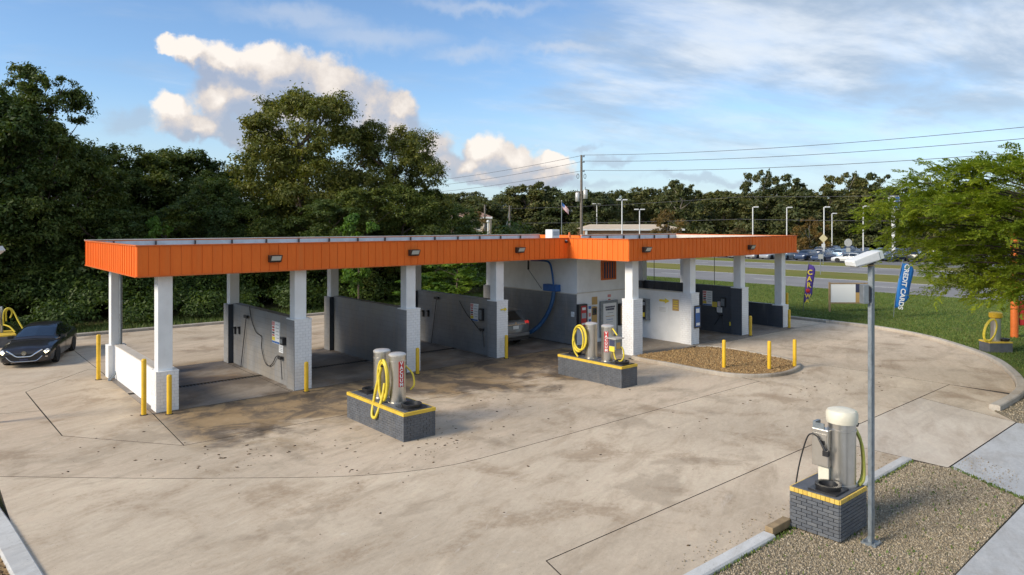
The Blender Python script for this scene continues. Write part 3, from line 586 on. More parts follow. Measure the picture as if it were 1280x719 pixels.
for (x0, x1, y0, y1) in [(FX0, FX1 - .001, FV, FV + t), (FX1 + .0, FX1 + t, FG + t, FV + t - .002), (FX1, FX2, FG, FG + t - .001), (FX0, FX0 + t, FV + t + .001, FR - t), (FX2 - t, FX2, FG + t, FRB - t), (FX0, FXM, FR - t, FR), (FXM - t, FXM, FRB, FR - t - .001), (FXM, FX2, FRB - t, FRB)]: fa.box(x0, x1, y0, y1, ZB, ZT - .02)
fas = part('fascia', fa, M['fascia'], CW)
pm = MB().box(.003, .302, -.014, -.001, ZB + .012, ZT - .025).box(0, .028, -.034, -.013, ZB + .012, ZT - .025)
pm.box(.145, .155, -.017, -.013, ZB + .012, ZT - .025); PANEL = pm.mesh('panel', M['fascia'])
def panels(x, y, rz, length):
    n = int(round(length / .305)); st_ = length / n
    for k in range(n):
        o = link('panel', PANEL, fas); d = (cos(rz), sin(rz)); o.location = (x + d[0] * st_ * k, y + d[1] * st_ * k, 0); o.rotation_euler = (0, 0, rz); o.scale = (st_ / .305, 1, 1)
panels(FX0, FR, -pi / 2, FR - FV); panels(FX0, FV, 0, FX1 - FX0); panels(FX1, FV, -pi / 2, FV - FG); panels(FX1, FG, 0, FX2 - FX1); panels(FX2, FG, pi / 2, FRB - FG)
tr = MB()
for (x0, x1, y0, y1) in [(FX0 - .05, FX1 - .06, FV - .05, FV + .07), (FX1 - .05, FX1 + .07, FG + .07, FV + .07), (FX1 - .05, FX2 + .05, FG - .05, FG + .07), (FX0 - .05, FX0 + .07, FV + .07, FR - .07), (FX2 - .07, FX2 + .05, FG + .07, FRB - .07), (FX0 - .05, FXM, FR - .07, FR + .05), (FXM - .07, FXM + .05, FRB + .05, FR - .07), (FXM + .05, FX2 + .05, FRB - .07, FRB + .05)]: tr.box(x0, x1, y0, y1, ZT - .02, ZT + .016)
part('cap_trim', tr, M['orange'], fas)
part('rear_flashing', MB().box(FX0 - .06, FXM, FR - .085, FR + .06, ZT + .018, ZT + .05), M['trim'], fas)
part('rear_flashing', MB().box(FXM + .06, FX2 + .05, FRB - .085, FRB + .06, ZT + .018, ZT + .045), M['trim'], fas)
tr = MB()
for (x0, x1, y0, y1) in [(FX0 - .055, FX1 - .06, FV - .055, FV + .02), (FX1 - .055, FX1 + .02, FG + .02, FV + .02), (FX1 - .055, FX2 + .05, FG - .055, FG + .02), (FX0 - .055, FX0 + .02, FV + .02, FR)]: tr.box(x0, x1, y0, y1, ZB - .02, ZB + .012)
part('drip_edge', tr, M['orange'], fas)
part('parapet_lining', MB().box(FX0 + .06, FXM - .06, FR - .085, FR - .057, 4.70, ZT - .025), M['roof_metal'], fas); part('parapet_lining', MB().box(FX2 - .085, FX2 - .057, FG + .06, FRB - .09, 4.70, ZT - .025), M['trim'], fas); part('parapet_lining', MB().box(FXM, FX2 - .06, FRB - .085, FRB - .057, 4.70, ZT - .025), M['roof_metal'], fas)
for k in range(15):
    x = FX0 + .9 + k * 1.5; part('parapet_brace', MB().box(x - .025, x + .025, FR - .17, FR - .087, 4.70, ZT - .03), M['black_metal'], fas)
for k in range(6):
    x = FXM + .7 + k * 1.45; part('parapet_brace', MB().box(x - .025, x + .025, FRB - .17, FRB - .087, 4.70, ZT - .03), M['black_metal'], fas)
# lamps and camera on the fascia
def wall_lamp(x, px, py, v, label):
    u, z = on_y(v - .05, px, py); t = thing('wall_lamp', label, 'wall light', (u, v - .055, z - .1), 'flood lamps on the orange fascia')
    b = MB().add([(-.2, .05, -.11), (.2, .05, -.11), (.2, .05, .13), (-.2, .05, .13), (-.2, -.10, -.11), (.2, -.10, -.11), (.2, -.22, .13), (-.2, -.22, .13)], [(0, 1, 2, 3), (3, 2, 6, 7), (0, 4, 5, 1), (0, 3, 7, 4), (1, 5, 6, 2), (4, 7, 6, 5)])
    part('housing', b, M['bronze'], t, world=False, bevel=.012)
    part('lens', MB().add([(-.16, -.113, -.08), (.16, -.113, -.08), (.16, -.215, .10), (-.16, -.215, .10)], [(0, 1, 2, 3)]), M['lamp_glass'], t, world=False)
for px, py, v, l in [(343, 320, FV, 'dark flood lamp on orange fascia, leftmost of five, above first bay'), (516.5, 313, FV, 'dark flood lamp on orange fascia above the column beside the nearest twin vacuum'), (649, 310, FV, 'dark flood lamp on orange fascia above the parked silver car'), (807, 309.5, FG, 'dark flood lamp on orange fascia just right of the projecting corner'), (938, 307, FG, 'dark flood lamp on orange fascia nearest the right end of canopy')]: wall_lamp(0, px, py, v, l)
t = thing('security_camera', 'small black dome camera in the inner corner of the orange fascia', 'camera', (FX1 - .2, FV - .06, 4.93)); part('dome', MB().lathe([(.0, -.10), (.06, -.085), (.085, -.03), (.085, .0), (.03, .01)], n=14), M['black'], t, smooth=40, world=False); part('bracket', MB().box(-.03, .03, -.02, .10, .0, .05), M['white'], t, world=False)
# things on the roof
t = thing('roof_unit', 'small white box on the roof behind the inner corner', 'roof unit', (*at(690.5, 37.5), 4.70)); part('casing', MB().box(-.27, .27, -.27, .27, .1, .72), M['far_white'], t, world=False, bevel=.02); part('base', MB().box(-.22, .22, -.22, .22, 0, .1), M['galv'], t, world=False); part('louvre', MB().box(-.2, .2, -.285, -.271, .4, .62), M['grey_print'], t, world=False)
t = thing('roof_cone', 'small orange cone with a yellow band standing on the roof corner', 'cone', (23.3, 23.1, 4.70)); part('body', MB().lathe([(.17, 0.0), (.17, .03), (.13, .04), (.035, .62), (.0, .625)], n=16), M['orange'], t, smooth=40, world=False); part('band', MB().lathe([(.098, .24), (.066, .42)], n=16), M['yellow_print'], t, smooth=60, world=False)
# ------------------------------------------------------------------ lettering
yaw = atan2(-CT, ST)
def text_mesh(body, size, m, depth=.004, bold=.0):
    cu = bpy.data.curves.new('lettering', 'FONT'); cu.body = body; cu.size = size; cu.extrude = depth; cu.align_x = 'CENTER'; cu.align_y = 'CENTER'; cu.space_line = .82; cu.offset = bold
    o = bpy.data.objects.new('tmp', cu); COL.objects.link(o); dg = bpy.context.evaluated_depsgraph_get(); me = bpy.data.meshes.new_from_object(o.evaluated_get(dg)); bpy.data.objects.remove(o); me.materials.clear(); me.materials.append(m); return me
def lettering(body, size, m, parent, loc, rot, bold=0.0):
    o = link('lettering', text_mesh(body, size, m, bold=bold), parent); o.location = loc; o.rotation_euler = rot; return o
# ------------------------------------------------------------------ yellow posts
def bollard(px, py, h, label, r=.072):
    u, v = G(px, py); v += .06; t = thing('bollard', label, 'bollard', (u, v, 0), 'yellow safety posts')
    z0 = .0
    part('post', MB().lathe([(r, -.05), (r, h - .05), (r * .86, h - .018), (r * .45, h - .002), (.0, h)], n=16), M['yellow_post'], t, smooth=50, world=False); part('collar', MB().lathe([(r + .045, -.02), (r + .04, .012), (r + .002, .018)], n=16), M['joint'], t, smooth=50, world=False); return t
for a in [(123.6, 475, 1.66, 'tall yellow post behind the low white wall, farthest left of all'), (180.5, 519.3, 1.68, 'tall yellow post in front of the low white wall, beside the white brick pedestal'), (212.3, 518.4, 1.19, 'short yellow post directly before the low white brick pedestal'), (383.9, 490, 1.02, 'yellow post before the white pedestal of the first full-height partition wall'),
          (523, 468, 1.0, 'yellow post before the white pedestal behind the nearest twin vacuum'), (634, 448.5, 1.0, 'yellow post before the pedestal beside the silver car'), (939.5, 420, 1.02, 'yellow post beside the navy partition wall of the right wing'), (985, 401, 1.66, 'tall yellow post behind the last pedestal, near the purple flag'), (987.8, 410.5, 1.03, 'short yellow post before the last pedestal at the right end')]: bollard(*a)
for px, py, h, l in [(905, 461.5, 1.1, 'yellow post in the mulch island, leftmost of three'), (961.6, 463.5, 1.12, 'yellow post in the mulch island, the middle one of three'), (993.3, 460, 1.08, 'yellow post in the mulch island, rightmost by its tip')]:
    t = bollard(px, py, h, l); u, v = G(px, py - 2, .08); t.location = (u, v, .07)
    if 'middle' in l: t.rotation_euler = (radians(1.5), radians(-2.5), 0)
# ------------------------------------------------------------------ vacuum stations
def hose_mesh(paths, r=.028, n=7):
    mb = MB()
    for p in paths: mb.tube(crom(p, 6), r, n)
    return mb
def canister(root, x, y, z0, z1, r, lidm='lid', cream=False):
    c = part('canister', MB().lathe([(r, z0), (r, z1 - .2), (r + .012, z1 - .195), (r + .012, z1 - .165), (r, z1 - .16), (r, z1)], (x, y, 0), 28), M['steel'], root, smooth=35)
    if cream: part('lid', MB().lathe([(r * 1.12, z1 - .05), (r * 1.16, z1 + .02), (r * 1.16, z1 + .13), (r * 1.05, z1 + .18), (r * .6, z1 + .215), (.0, z1 + .22)], (x, y, 0), 28), M['cream_plastic'], c, smooth=40)
    else: part('lid', MB().lathe([(r * 1.04, z1 - .03), (r * 1.05, z1 + .01), (r * .9, z1 + .04), (r * .4, z1 + .06), (.0, z1 + .065)], (x, y, 0), 28), M[lidm], c, smooth=40)
    part('base_ring', MB().lathe([(r + .03, z0), (r + .03, z0 + .03), (r, z0 + .04)], (x, y, 0), 28), M['steel'], c, smooth=35); return c
def bin_ring(root, x, y, z, r=.25):
    b = part('litter_bin', MB().lathe([(r, z), (r + .03, z + .09), (r + .03, z + .12), (r - .03, z + .12), (r - .05, z + .02), (.0, z + .015)], (x, y, 0), 24), M['black'], root, smooth=35); part('bin_seat', MB().box(x - r - .06, x + r + .06, y - r - .06, y + r + .06, z, z + .035), M['black_metal'], b)
def island(label, x0, x1, y0, y1, h, ring=True):
    t = thing('vacuum_station', label, 'car vacuum', ((x0 + x1) / 2, (y0 + y1) / 2, 0))
    p = part('plinth', MB().box(x0 + .01, x1 - .01, y0 + .01, y1 - .01, 0, h - .005), M['mortar'], t); b = part('brickwork', brick_faces(x0 + .01, x1 - .01, y0 + .01, y1 - .01, .0, h - .09, .067, .2, .009, .01), M['grey_brick'], p); b['kind'] = 'stuff'
    part('yellow_edge', MB().box(x0 - .008, x1 + .008, y0 - .008, y1 + .008, h - .085, h), M['yellow_band'], p); part('top_slab', MB().box(x0 + .06, x1 - .06, y0 + .06, y1 - .06, h, h + .012), M['grey_brick'], p); return t
def vac_sign(t, x, y, r, z0, z1, ang):
    """red upright VACUUM plate bent against the canister"""
    c = Vector((x + cos(ang) * (r + .012), y + sin(ang) * (r + .012), (z0 + z1) / 2)); tx = Vector((-sin(ang), cos(ang), 0)); nn = Vector((cos(ang), sin(ang), 0))
    s = part('vacuum_sign', MB().obox(c, tx * .075, nn * .008, Vector((0, 0, (z1 - z0) / 2))), M['red'], t)
    for k, ch in enumerate('VACUUM'):
        zz = z1 - (z1 - z0) * (k + .5) / 6; o = lettering(ch, .135, M['white_print'], s, tuple(Vector((c.x, c.y, zz)) + nn * .012), (pi / 2, 0, ang + pi / 2), .004)
HTOP = .75
t = island('brick vacuum station nearest the first bays, two steel canisters with looped yellow hose', 9.72, 10.72, 15.71, 18.85, HTOP)
canister(t, 10.22, 16.85, HTOP, 2.08, .235); canister(t, 10.18, 17.62, HTOP, 2.08, .235); bin_ring(t, 10.22, 16.12, HTOP); bin_ring(t, 10.25, 18.40, HTOP, .22)
vac_sign(t, 10.22, 16.85, .235, 1.22, 1.92, radians(-95))
hx = 9.93
hp = []
for k, (dz, dy, w) in enumerate([(0, 0, .33), (-.07, -.05, .27)]):
    cy, cz = 17.05 + dy, 1.42 + dz; hp.append([(hx - .05 - .02 * k, cy + w * .8 * sin(a), cz + .52 * cos(a) * (1 if cos(a) > 0 else 1.0)) for a in np.linspace(.2 + k, 6.2 + k, 14)])
hp.append([(hx - .06, 17.1, 1.75), (hx - .10, 17.30, 1.2), (hx - .16, 17.36, .75), (hx - .26, 17.28, .42), (hx - .27, 17.12, .36), (hx - .24, 17.02, .50), (hx - .10, 16.98, .95), (hx - .02, 17.0, 1.3)])
part('hose', hose_mesh(hp, .043), M['yellow_hose'], t, smooth=60)
part('hose', hose_mesh([[(10.42, 16.75, 1.75), (10.55, 16.6, 1.55), (10.58, 16.55, 1.25), (10.5, 16.62, 1.1)]], .026), M['yellow_hose'], t, smooth=60)
part('hose_hook', MB().tube([(10.0, 17.1, 1.75), (9.84, 17.08, 1.75), (9.84, 17.08, 1.82)], .018, 6), M['black_metal'], t)
t = island('grey vacuum station before the sign wall, with yellow hose and a small goods cabinet', 18.65, 19.5, 15.95, 19.1, HTOP)
canister(t, 19.05, 17.75, HTOP, 2.02, .22); canister(t, 19.05, 16.95, HTOP, 2.02, .22); bin_ring(t, 19.08, 16.3, HTOP, .23); bin_ring(t, 19.08, 18.6, HTOP, .23)
vac_sign(t, 19.05, 16.95, .22, 1.12, 1.86, radians(-150))
hp = []
for k, (dz, dy, w) in enumerate([(0, 0, .30), (-.05, .06, .26), (.03, -.05, .33)]):
    hp.append([(18.75 - .02 * k, 18.05 + dy + w * sin(a), 1.48 + dz + .45 * cos(a)) for a in np.linspace(.2 + k, 6.2 + k, 14)])
hp.append([(18.76, 18.2, 1.85), (18.70, 18.35, 1.4), (18.72, 18.3, 1.0), (18.76, 18.15, .78)])
part('hose', hose_mesh(hp, .036), M['yellow_hose'], t, smooth=60)
part('hose', hose_mesh([[(19.1, 16.62, 1.35), (19.15, 16.35, 1.3), (19.15, 16.28, 1.0), (19.12, 16.4, .82), (19.1, 16.6, .86), (19.1, 16.7, 1.1)], [(19.05, 16.70, 1.95), (19.0, 16.5, 1.8), (19.0, 16.45, 1.75)]], .03), M['yellow_hose'], t, smooth=60)
cb = part('goods_cabinet', MB().box(18.85, 19.2, 16.40, 16.72, 1.25, 1.62), M['galv'], t); part('hood', MB().box(18.80, 19.25, 16.34, 16.74, 1.62, 1.66), M['lid'], cb); part('window', MB().box(18.842, 18.85, 16.44, 16.68, 1.38, 1.58), M['dark_print'], cb); part('display_card', MB().box(18.834, 18.85, 16.44, 16.68, 1.18, 1.36), M['yellow_print'], cb); part('display_card', MB().box(18.90, 19.10, 16.39, 16.40, 1.28, 1.5), M['tan_print'], cb)
# the nearest station, every brick on its own
X0, X1, Y0, Y1 = 12.60, 13.70, 5.70, 6.63
t = thing('vacuum_station', 'square grey brick vacuum station on gravel, single steel canister with cream lid', 'car vacuum', ((X0 + X1) / 2, (Y0 + Y1) / 2, 0))
pl = part('plinth', MB().box(X0 + .012, X1 - .012, Y0 + .012, Y1 - .012, 0, HTOP - .006), M['mortar'], t)
def brick_mesh(L, h, d): return MB().box(-L / 2, L / 2, -d / 2, d / 2, -h / 2, h / 2)
BR = {}
def single(L, h, loc, rz, m):
    k = (round(L, 2), round(h, 3), m)
    if k not in BR: BR[k] = brick_mesh(k[0], h, .03).mesh('brick', M[m])
    o = link('brick', BR[k], pl); o.location = (loc[0] + random.uniform(-.0015, .0015), loc[1] + random.uniform(-.0015, .0015), loc[2]); o.rotation_euler = (0, 0, rz); bv = o.modifiers.new('bevel', 'BEVEL'); bv.width = .004; bv.segments = 1
CH = (HTOP - .09) / 10
for (ax, a0, a1, fix, rz) in [('x', X0, X1, Y0, 0), ('y', Y0, Y1, X0, pi / 2), ('x', X0, X1, Y1, 0), ('y', Y0, Y1, X1, pi / 2)]:
    for c in range(10):
        p = a0 - (.1 if c % 2 else 0)
        while p < a1 - .01:
            q0, q1 = max(p, a0 + (.0 if ax == 'x' else .002)) + .005, min(p + .2, a1) - .005; p += .2
            if q1 - q0 < .03: continue
            mid = (q0 + q1) / 2; single(q1 - q0, CH - .010, (mid, fix, (c + .5) * CH) if ax == 'x' else (fix, mid, (c + .5) * CH), rz, 'brick_single')
    n = int(round((a1 - a0) / .088)); st_ = (a1 - a0) / n
    for k in range(n):
        mid = a0 + (k + .5) * st_; single(st_ - .008, .082, (mid, fix, HTOP - .046) if ax == 'x' else (fix, mid, HTOP - .046), rz, 'brick_yellow')
part('top_slab', MB().box(X0 + .02, X1 - .02, Y0 + .02, Y1 - .02, HTOP - .006, HTOP + .006), M['grey_brick'], pl)
canister(t, 13.45, 6.04, HTOP + .005, 1.98, .245, cream=True); bin_ring(t, 12.93, 6.06, HTOP + .005, .20)
cb = part('coin_box', MB().box(13.10, 13.32, 6.14, 6.46, 1.10, 1.80), M['steel'], t, bevel=.01); part('bracket', MB().box(13.14, 13.34, 6.40, 6.46, 1.80, 1.92).box(13.14, 13.17, 6.24, 6.40, 1.80, 1.90), M['galv'], cb); part('stand', MB().box(13.16, 13.28, 6.16, 6.36, HTOP, 1.10), M['cream_plastic'], cb); part('door', MB().box(13.092, 13.10, 6.17, 6.43, 1.30, 1.72), M['steel'], cb); part('coin_slot', MB().box(13.085, 13.092, 6.20, 6.27, 1.52, 1.6), M['black'], cb)
part('nozzle', MB().tube([(13.06, 6.32, 1.66), (13.04, 6.24, 1.55), (13.04, 6.16, 1.42)], [.018, .022, .032], 8).box(12.99, 13.09, 6.10, 6.20, 1.34, 1.44), M['black'], t, smooth=50)
part('hose', hose_mesh([[(13.06, 6.32, 1.66), (13.04, 6.42, 1.70), (13.04, 6.52, 1.60), (13.04, 6.64, 1.2), (13.0, 6.70, .82), (12.96, 6.72, .5)]], .014), M['black'], t, smooth=60)
part('hose', hose_mesh([[(13.66, 5.92, 1.85), (13.75, 5.83, 1.6), (13.78, 5.79, 1.2), (13.72, 5.78, .9), (13.62, 5.80, .79)], [(13.64, 5.88, 1.80), (13.71, 5.78, 1.5), (13.73, 5.75, 1.1), (13.68, 5.74, .85), (13.56, 5.76, .79)]], .03), M['green_hose'], t, smooth=60)
part('hose_hook', MB().tube([(13.60, 5.95, 1.84), (13.72, 5.86, 1.84), (13.73, 5.85, 1.9)], .014, 6), M['black_metal'], t); part('green_tie', MB().tube(crom([(13.40, 5.82, 2.15), (13.5, 5.80, 2.16), (13.6, 5.86, 2.15)], 4), .008, 6), M['green_print'], t)
# station outside the curved kerb
px0 = G(1238, 441, .085); t = thing('vacuum_station', 'vacuum station with yellow-capped canister on the lawn outside the curved kerb', 'car vacuum', (px0[0] + .55, px0[1] - .05, .08), rz=yaw)
p = part('plinth', MB().box(-.5, .5, -.35, .35, -.1, .42), M['grey_brick'], t, world=False); ORG[p.name] = Vector(); part('yellow_edge', MB().box(-.51, .51, -.36, .36, .42, .48), M['yellow_band'], p, world=False)
c = part('canister', MB().lathe([(.2, .48), (.2, 1.5)], n=20), M['steel'], t, smooth=35, world=False); part('lid', MB().lathe([(.215, 1.48), (.26, 1.52), (.26, 1.70), (.2, 1.74), (0, 1.75)], n=20), M['yellow_post'], c, smooth=40, world=False)
part('litter_bin', MB().lathe([(.17, .48), (.2, .56), (.2, .6), (.15, .6), (.0, .5)], (.32, -.1, 0), 18), M['black'], t, smooth=40, world=False)
part('hose', hose_mesh([[(-.42 + (.27 - .03 * k) * sin(a) + .12 * cos(a), -.26 - .03 * k, .98 + (.5 - .04 * k) * cos(a)) for a in np.linspace(.2 + k, 6.3 + k, 13)] for k in range(2)], .034), M['yellow_hose'], t, smooth=60, world=False)
# station cut by the left edge of the picture
u, v = G(-6, 431); t = thing('vacuum_station', 'vacuum station with yellow hose behind the dark sedan, cut by the left edge', 'car vacuum', (u + .1, v, 0))
p = part('plinth', MB().box(-.5, .6, -1.2, .6, 0, .5), M['grey_brick'], t, world=False); part('yellow_edge', MB().box(-.51, .61, -1.21, .61, .5, .56), M['yellow_band'], p, world=False); part('canister', MB().lathe([(.22, .56), (.22, 1.75), (.2, 1.8), (0, 1.82)], (.0, 0, 0), 20), M['steel'], t, smooth=35, world=False)
part('hose', hose_mesh([[(.2, -.2, .9), (.2, -.25, 1.5), (.35, -.3, 1.72), (.55, -.32, 1.60), (.75, -.5, 1.1), (.95, -.7, .66)], [(.3, -.2, 1.1), (.3, -.25, 1.55), (.42, -.3, 1.68), (.52, -.3, 1.5), (.45, -.3, 1.25)], [(.2, -.3, .95), (.42, -.5, .85), (.6, -.7, .62)]], .036), M['yellow_hose'], t, smooth=60, world=False)
# ------------------------------------------------------------------ light post, timber, second lamp
u, v = G(1089, 678); t = thing('light_post', 'square grey galvanised light post on gravel with a white lamp head', 'light post', (u, v, 0))
part('post', MB().box(-.045, .045, -.045, .045, -.1, 4.95), M['galv'], t, world=False, bevel=.01); part('post_cap', MB().box(-.05, .05, -.05, .05, 4.951, 4.975), M['wood'], t, world=False)
def lamp_head(root, o, yaw, pitch, L=.64, H_=.17, W_=.34):
    """long white shoebox lamp, pitched up"""
    f = Vector((cos(yaw) * cos(pitch), sin(yaw) * cos(pitch), sin(pitch))); s_ = Vector((-sin(yaw), cos(yaw), 0)); n_ = f.cross(s_)
    o = Vector(o); mb = MB(); vs = []
    for (x, hh, ww) in [(-.5, .45, .8), (-.46, .75, .96), (.30, 1, 1), (.36, 1, 1)]:
        for (i, j) in ((-1, -1), (1, -1), (1, 1), (-1, 1)): vs.append(o + f * (x * L) + s_ * (i * W_ / 2 * ww) + n_ * (j * H_ / 2 * hh))
    fs = [(k * 4 + a, k * 4 + (a + 1) % 4, k * 4 + 4 + (a + 1) % 4, k * 4 + 4 + a) for k in range(3) for a in range(4)] + [(3, 2, 1, 0), (12, 13, 14, 15)]
    mb.add(vs, fs); h = part('lamp_head', mb, M['far_white'], root, world=False, bevel=.012)
    part('end_lens', MB().obox(o + f * (.43 * L), f * (.055 * L), s_ * (W_ / 2 * .94), n_ * (H_ / 2 * .9)), M['lamp_glass'], h, world=False); part('door_seam', MB().obox(o - n_ * (H_ * .5) - f * .02, f * (L * .36), s_ * (W_ * .4), n_ * .008), M['lid'], h, world=False); return h
lamp_head(t, (-ST * .13, CT * .13, 5.08), yaw + radians(8), radians(17), .60, .155, .30)
part('knuckle', MB().tube([(0, 0, 4.96), (.0, 0, 5.04)], .045, 10), M['black_metal'], t, world=False); part('swivel', MB().box(-.05, .05, -.06, .06, 5.0, 5.06), M['bronze'], t, world=False)
lx, ly = -ST, CT                                     # leftwards as seen from the drone
bx = part('junction_box', MB().obox((lx * .125, ly * .125, 4.45), (ST * .05, -CT * .05, 0), (CT * .08, ST * .08, 0), (0, 0, .17)), M['galv'], t, world=False, bevel=.01); part('box_strap', MB().obox((lx * .072, ly * .072, 4.46), (ST * .012, -CT * .012, 0), (CT * .085, ST * .085, 0), (0, 0, .13)), M['black_metal'], bx, world=False)
bp = part('base_plate', MB().box(-.13, .13, -.13, .13, -.03, .012), M['galv'], t, world=False)
for i in (-1, 1):
    for j in (-1, 1): part('bolt', MB().cyl(i * .10, j * .10, .0, .045, .014, 6), M['galv'], bp, world=False)
part('hand_hole_cover', MB().obox((-CT * .0, -.047, .55), (.03, 0, 0), (0, .004, 0), (0, 0, .07)), M['galv'], t, world=False)
part('conduit', MB().tube([(lx * .04 - CT * .08, ly * .04 - ST * .08, 4.3), (lx * .04 - CT * .08, ly * .04 - ST * .08, .02)], .012, 6), M['galv'], t, world=False)
t = thing('light_post', 'light post standing just beyond the left edge, only its lamp head showing', 'light post', (*at(-14, 20), 0)); part('post', MB().box(-.065, .065, -.065, .065, -.1, 4.75), M['galv'], t, world=False); h = lamp_head(t, (.08, -.06, 4.86), yaw, radians(35), .55)
mb = MB().box(11.95, 12.62, 6.62, 6.78, -.02, .13); o = part('timber_block', mb, M['wood'], None, bevel=.015); tag(o, 'short brown timber block lying against the kerb beside the nearest vacuum', 'timber')
# ------------------------------------------------------------------ boards, machines and wash gear on the walls
def board_x(name, u, x0, y0, x1, y1, m, label, cat, proud=.03, frame=None):
    """flat board on a wall facing -x, by its corners"""
    va, z1 = on_x(u - proud, x0, y0); vb, z0 = on_x(u - proud, x1, y1); t = thing(name, label, cat, (u, (va + vb) / 2, z0)); a, b = min(va, vb), max(va, vb)
    part('panel', MB().box(u - proud, u - .001, a, b, z0, z1), M[m], t); return t, a, b, z0, z1
def marks_x(t, u, proud, rows):
    for (a, b, z0, z1, m) in rows: part('printed_block', MB().box(u - proud - .003, u - proud + .001, a, b, z0, z1), M[m], t)
def menu(u, x0, y0, x1, y1, label):
    t, a, b, z0, z1 = board_x('instruction_board', u, x0, y0, x1, y1, 'white_print', label, 'sign'); h = z1 - z0; w = b - a
    marks_x(t, u, .03, [(a + w * .62, b - .01, z0 + h * .80, z0 + h * .98, 'pink_print'), (a + w * .66, b - .03, z0 + h * .68, z0 + h * .76, 'red'), (a + w * .66, b - .03, z0 + h * .55, z0 + h * .63, 'red'), (a + w * .66, b - .03, z0 + h * .43, z0 + h * .51, 'dark_print'), (a + w * .66, b - .03, z0 + h * .32, z0 + h * .39, 'red'), (a + w * .60, b - .01, z0 + h * .12, z0 + h * .29, 'yellow_print'), (a + .01, b - .01, z0 + .0 + .01, z0 + h * .10, 'blue_print'),
        (a + w * .08, a + w * .5, z0 + h * .86, z0 + h * .89, 'grey_print'), (a + w * .08, a + w * .52, z0 + h * .70, z0 + h * .73, 'grey_print'), (a + w * .08, a + w * .45, z0 + h * .55, z0 + h * .58, 'grey_print'), (a + w * .08, a + w * .5, z0 + h * .40, z0 + h * .43, 'grey_print'), (a + w * .08, a + w * .4, z0 + h * .25, z0 + h * .28, 'grey_print')])
W1, W3, W6 = UC[1] + .11, UC[3] + .11, UC[6] + .11
menu(W1, 340, 401, 349.3, 431, 'tall coloured wash instruction board on the first full-height partition wall'); menu(W3, 588, 379, 597.5, 402, 'tall coloured wash instruction board on the wall beside the silver car'); menu(W6, 878.5, 363, 890, 382.5, 'coloured wash instruction board on the navy wall of the right wing')
def plate(name, u, x0, y0, x1, y1, m, label, cat='sign', mk=None):
    t, a, b, z0, z1 = board_x(name, u, x0, y0, x1, y1, m, label, cat, .02); h = z1 - z0; w = b - a
    if mk: marks_x(t, u, .02, [(a + w * .15, b - w * .15, z0 + h * k, z0 + h * (k + .07), mk) for k in (.2, .42, .64, .80)])
    return t
plate('notice', W1, 348.6, 430.5, 353.8, 442, 'white_print', 'small white notice below the instruction board on the first full-height wall', mk='grey_print'); plate('notice', W6, 890, 377.2, 896, 384, 'yellow_print', 'small yellow notice on the navy wall of the right wing', mk='tan_print'); plate('notice', W6, 897, 377, 901.3, 383.5, 'white_print', 'small white and red notice beside the yellow one on the navy wall', mk='red'); plate('notice', W6, 896, 384, 902.5, 391, 'white_print', 'plain white notice lowest of the group on the navy wall', mk='grey_print')
W5 = UC[5] + .11
plate('notice', W5, 840.5, 374, 848.3, 389, 'tan_print', 'brown and yellow framed notice on the white wall of the right wing', mk='yellow_print'); plate('notice', W5, 822, 382.5, 834, 391.5, 'white_print', 'faint white poster on the white wall of the right wing', mk='lid')
def arrow_plate(u, x0, y0, x1, y1, label):
    va, z1 = on_x(u - .01, x0, y0); vb, z0 = on_x(u - .01, x1, y1); h = z1 - z0; t = thing('arrow_sign', label, 'sign', (u, (va + vb) / 2, z0)); w = va - vb
    P = [(va, .3), (va - .55 * w, .3), (va - .55 * w, 0), (vb, .5), (va - .55 * w, 1), (va - .55 * w, .7), (va, .7)]; vs = [(u - .012, p, z0 + q * h) for p, q in P] + [(u - .001, p, z0 + q * h) for p, q in P]; n = len(P)
    part('plate', MB().add(vs, [tuple(range(n)), tuple(range(n, 2 * n))[::-1]] + [(i, (i + 1) % n, n + (i + 1) % n, n + i) for i in range(n)]), M['yellow_print'], t)
arrow_plate(W5, 824, 372, 837, 380, 'yellow arrow sign on the white wall of the right wing')
u0, z0 = on_y(VA, 624.5, 390); t = thing('arrow_sign', 'small yellow arrow sign on the white pedestal beside the silver car', 'sign', (u0 + .22, VA - .014, z0)); part('plate', MB().add([(x, y, z) for y in (-.014, 0) for x, z in ((-.17, .06), (.04, .06), (.04, 0), (.18, .09), (.04, .18), (.04, .12), (-.17, .12))], [tuple(range(7)), tuple(range(13, 6, -1))] + [(i, (i + 1) % 7, 7 + (i + 1) % 7, 7 + i) for i in range(7)]), M['yellow_print'], t, world=False)
def gear(u, label_b, label_h, bx, by, hose_px, pistol):
    # foam brush hung on the wall
    if bx:
        v, z1 = on_x(u - .08, bx, by); v2, z0 = on_x(u - .08, bx - 6, by + 66); t = thing('foam_brush', label_b, 'brush', (u - .08, v, z0)); part('handle', MB().tube([(u - .07, v, z1 - .06), (u - .06, v2 + .1, z0)], .016, 6), M['black_metal'], t); part('head', MB().box(u - .13, u - .04, v - .17, v + .17, z1 - .12, z1), M['black'], t, bevel=.02)
    P = [(u - .05, *on_x(u - .05, *p)) for p in hose_px]; t = thing('wash_hose', label_h, 'hose', P[-1]); part('hose', hose_mesh([P], .016), M['black'], t, smooth=60)
    v, z = on_x(u - .1, *pistol); part('trigger_gun', MB().box(u - .14, u - .04, v - .10, v + .12, z - .05, z + .05).tube([(u - .09, v - .05, z), (u - .09, v - .16, z - .75)], .014, 6), M['black_metal'], t)
gear(W1, 'black foam brush hanging on the first full-height partition wall', 'black pressure hose looping across the first full-height partition wall', 307.5, 394, [(312, 383), (314, 398), (320, 415), (327, 421.5), (327, 435), (331, 452), (336, 457.5), (341, 454), (345, 446), (349, 445)], (350, 447.5))
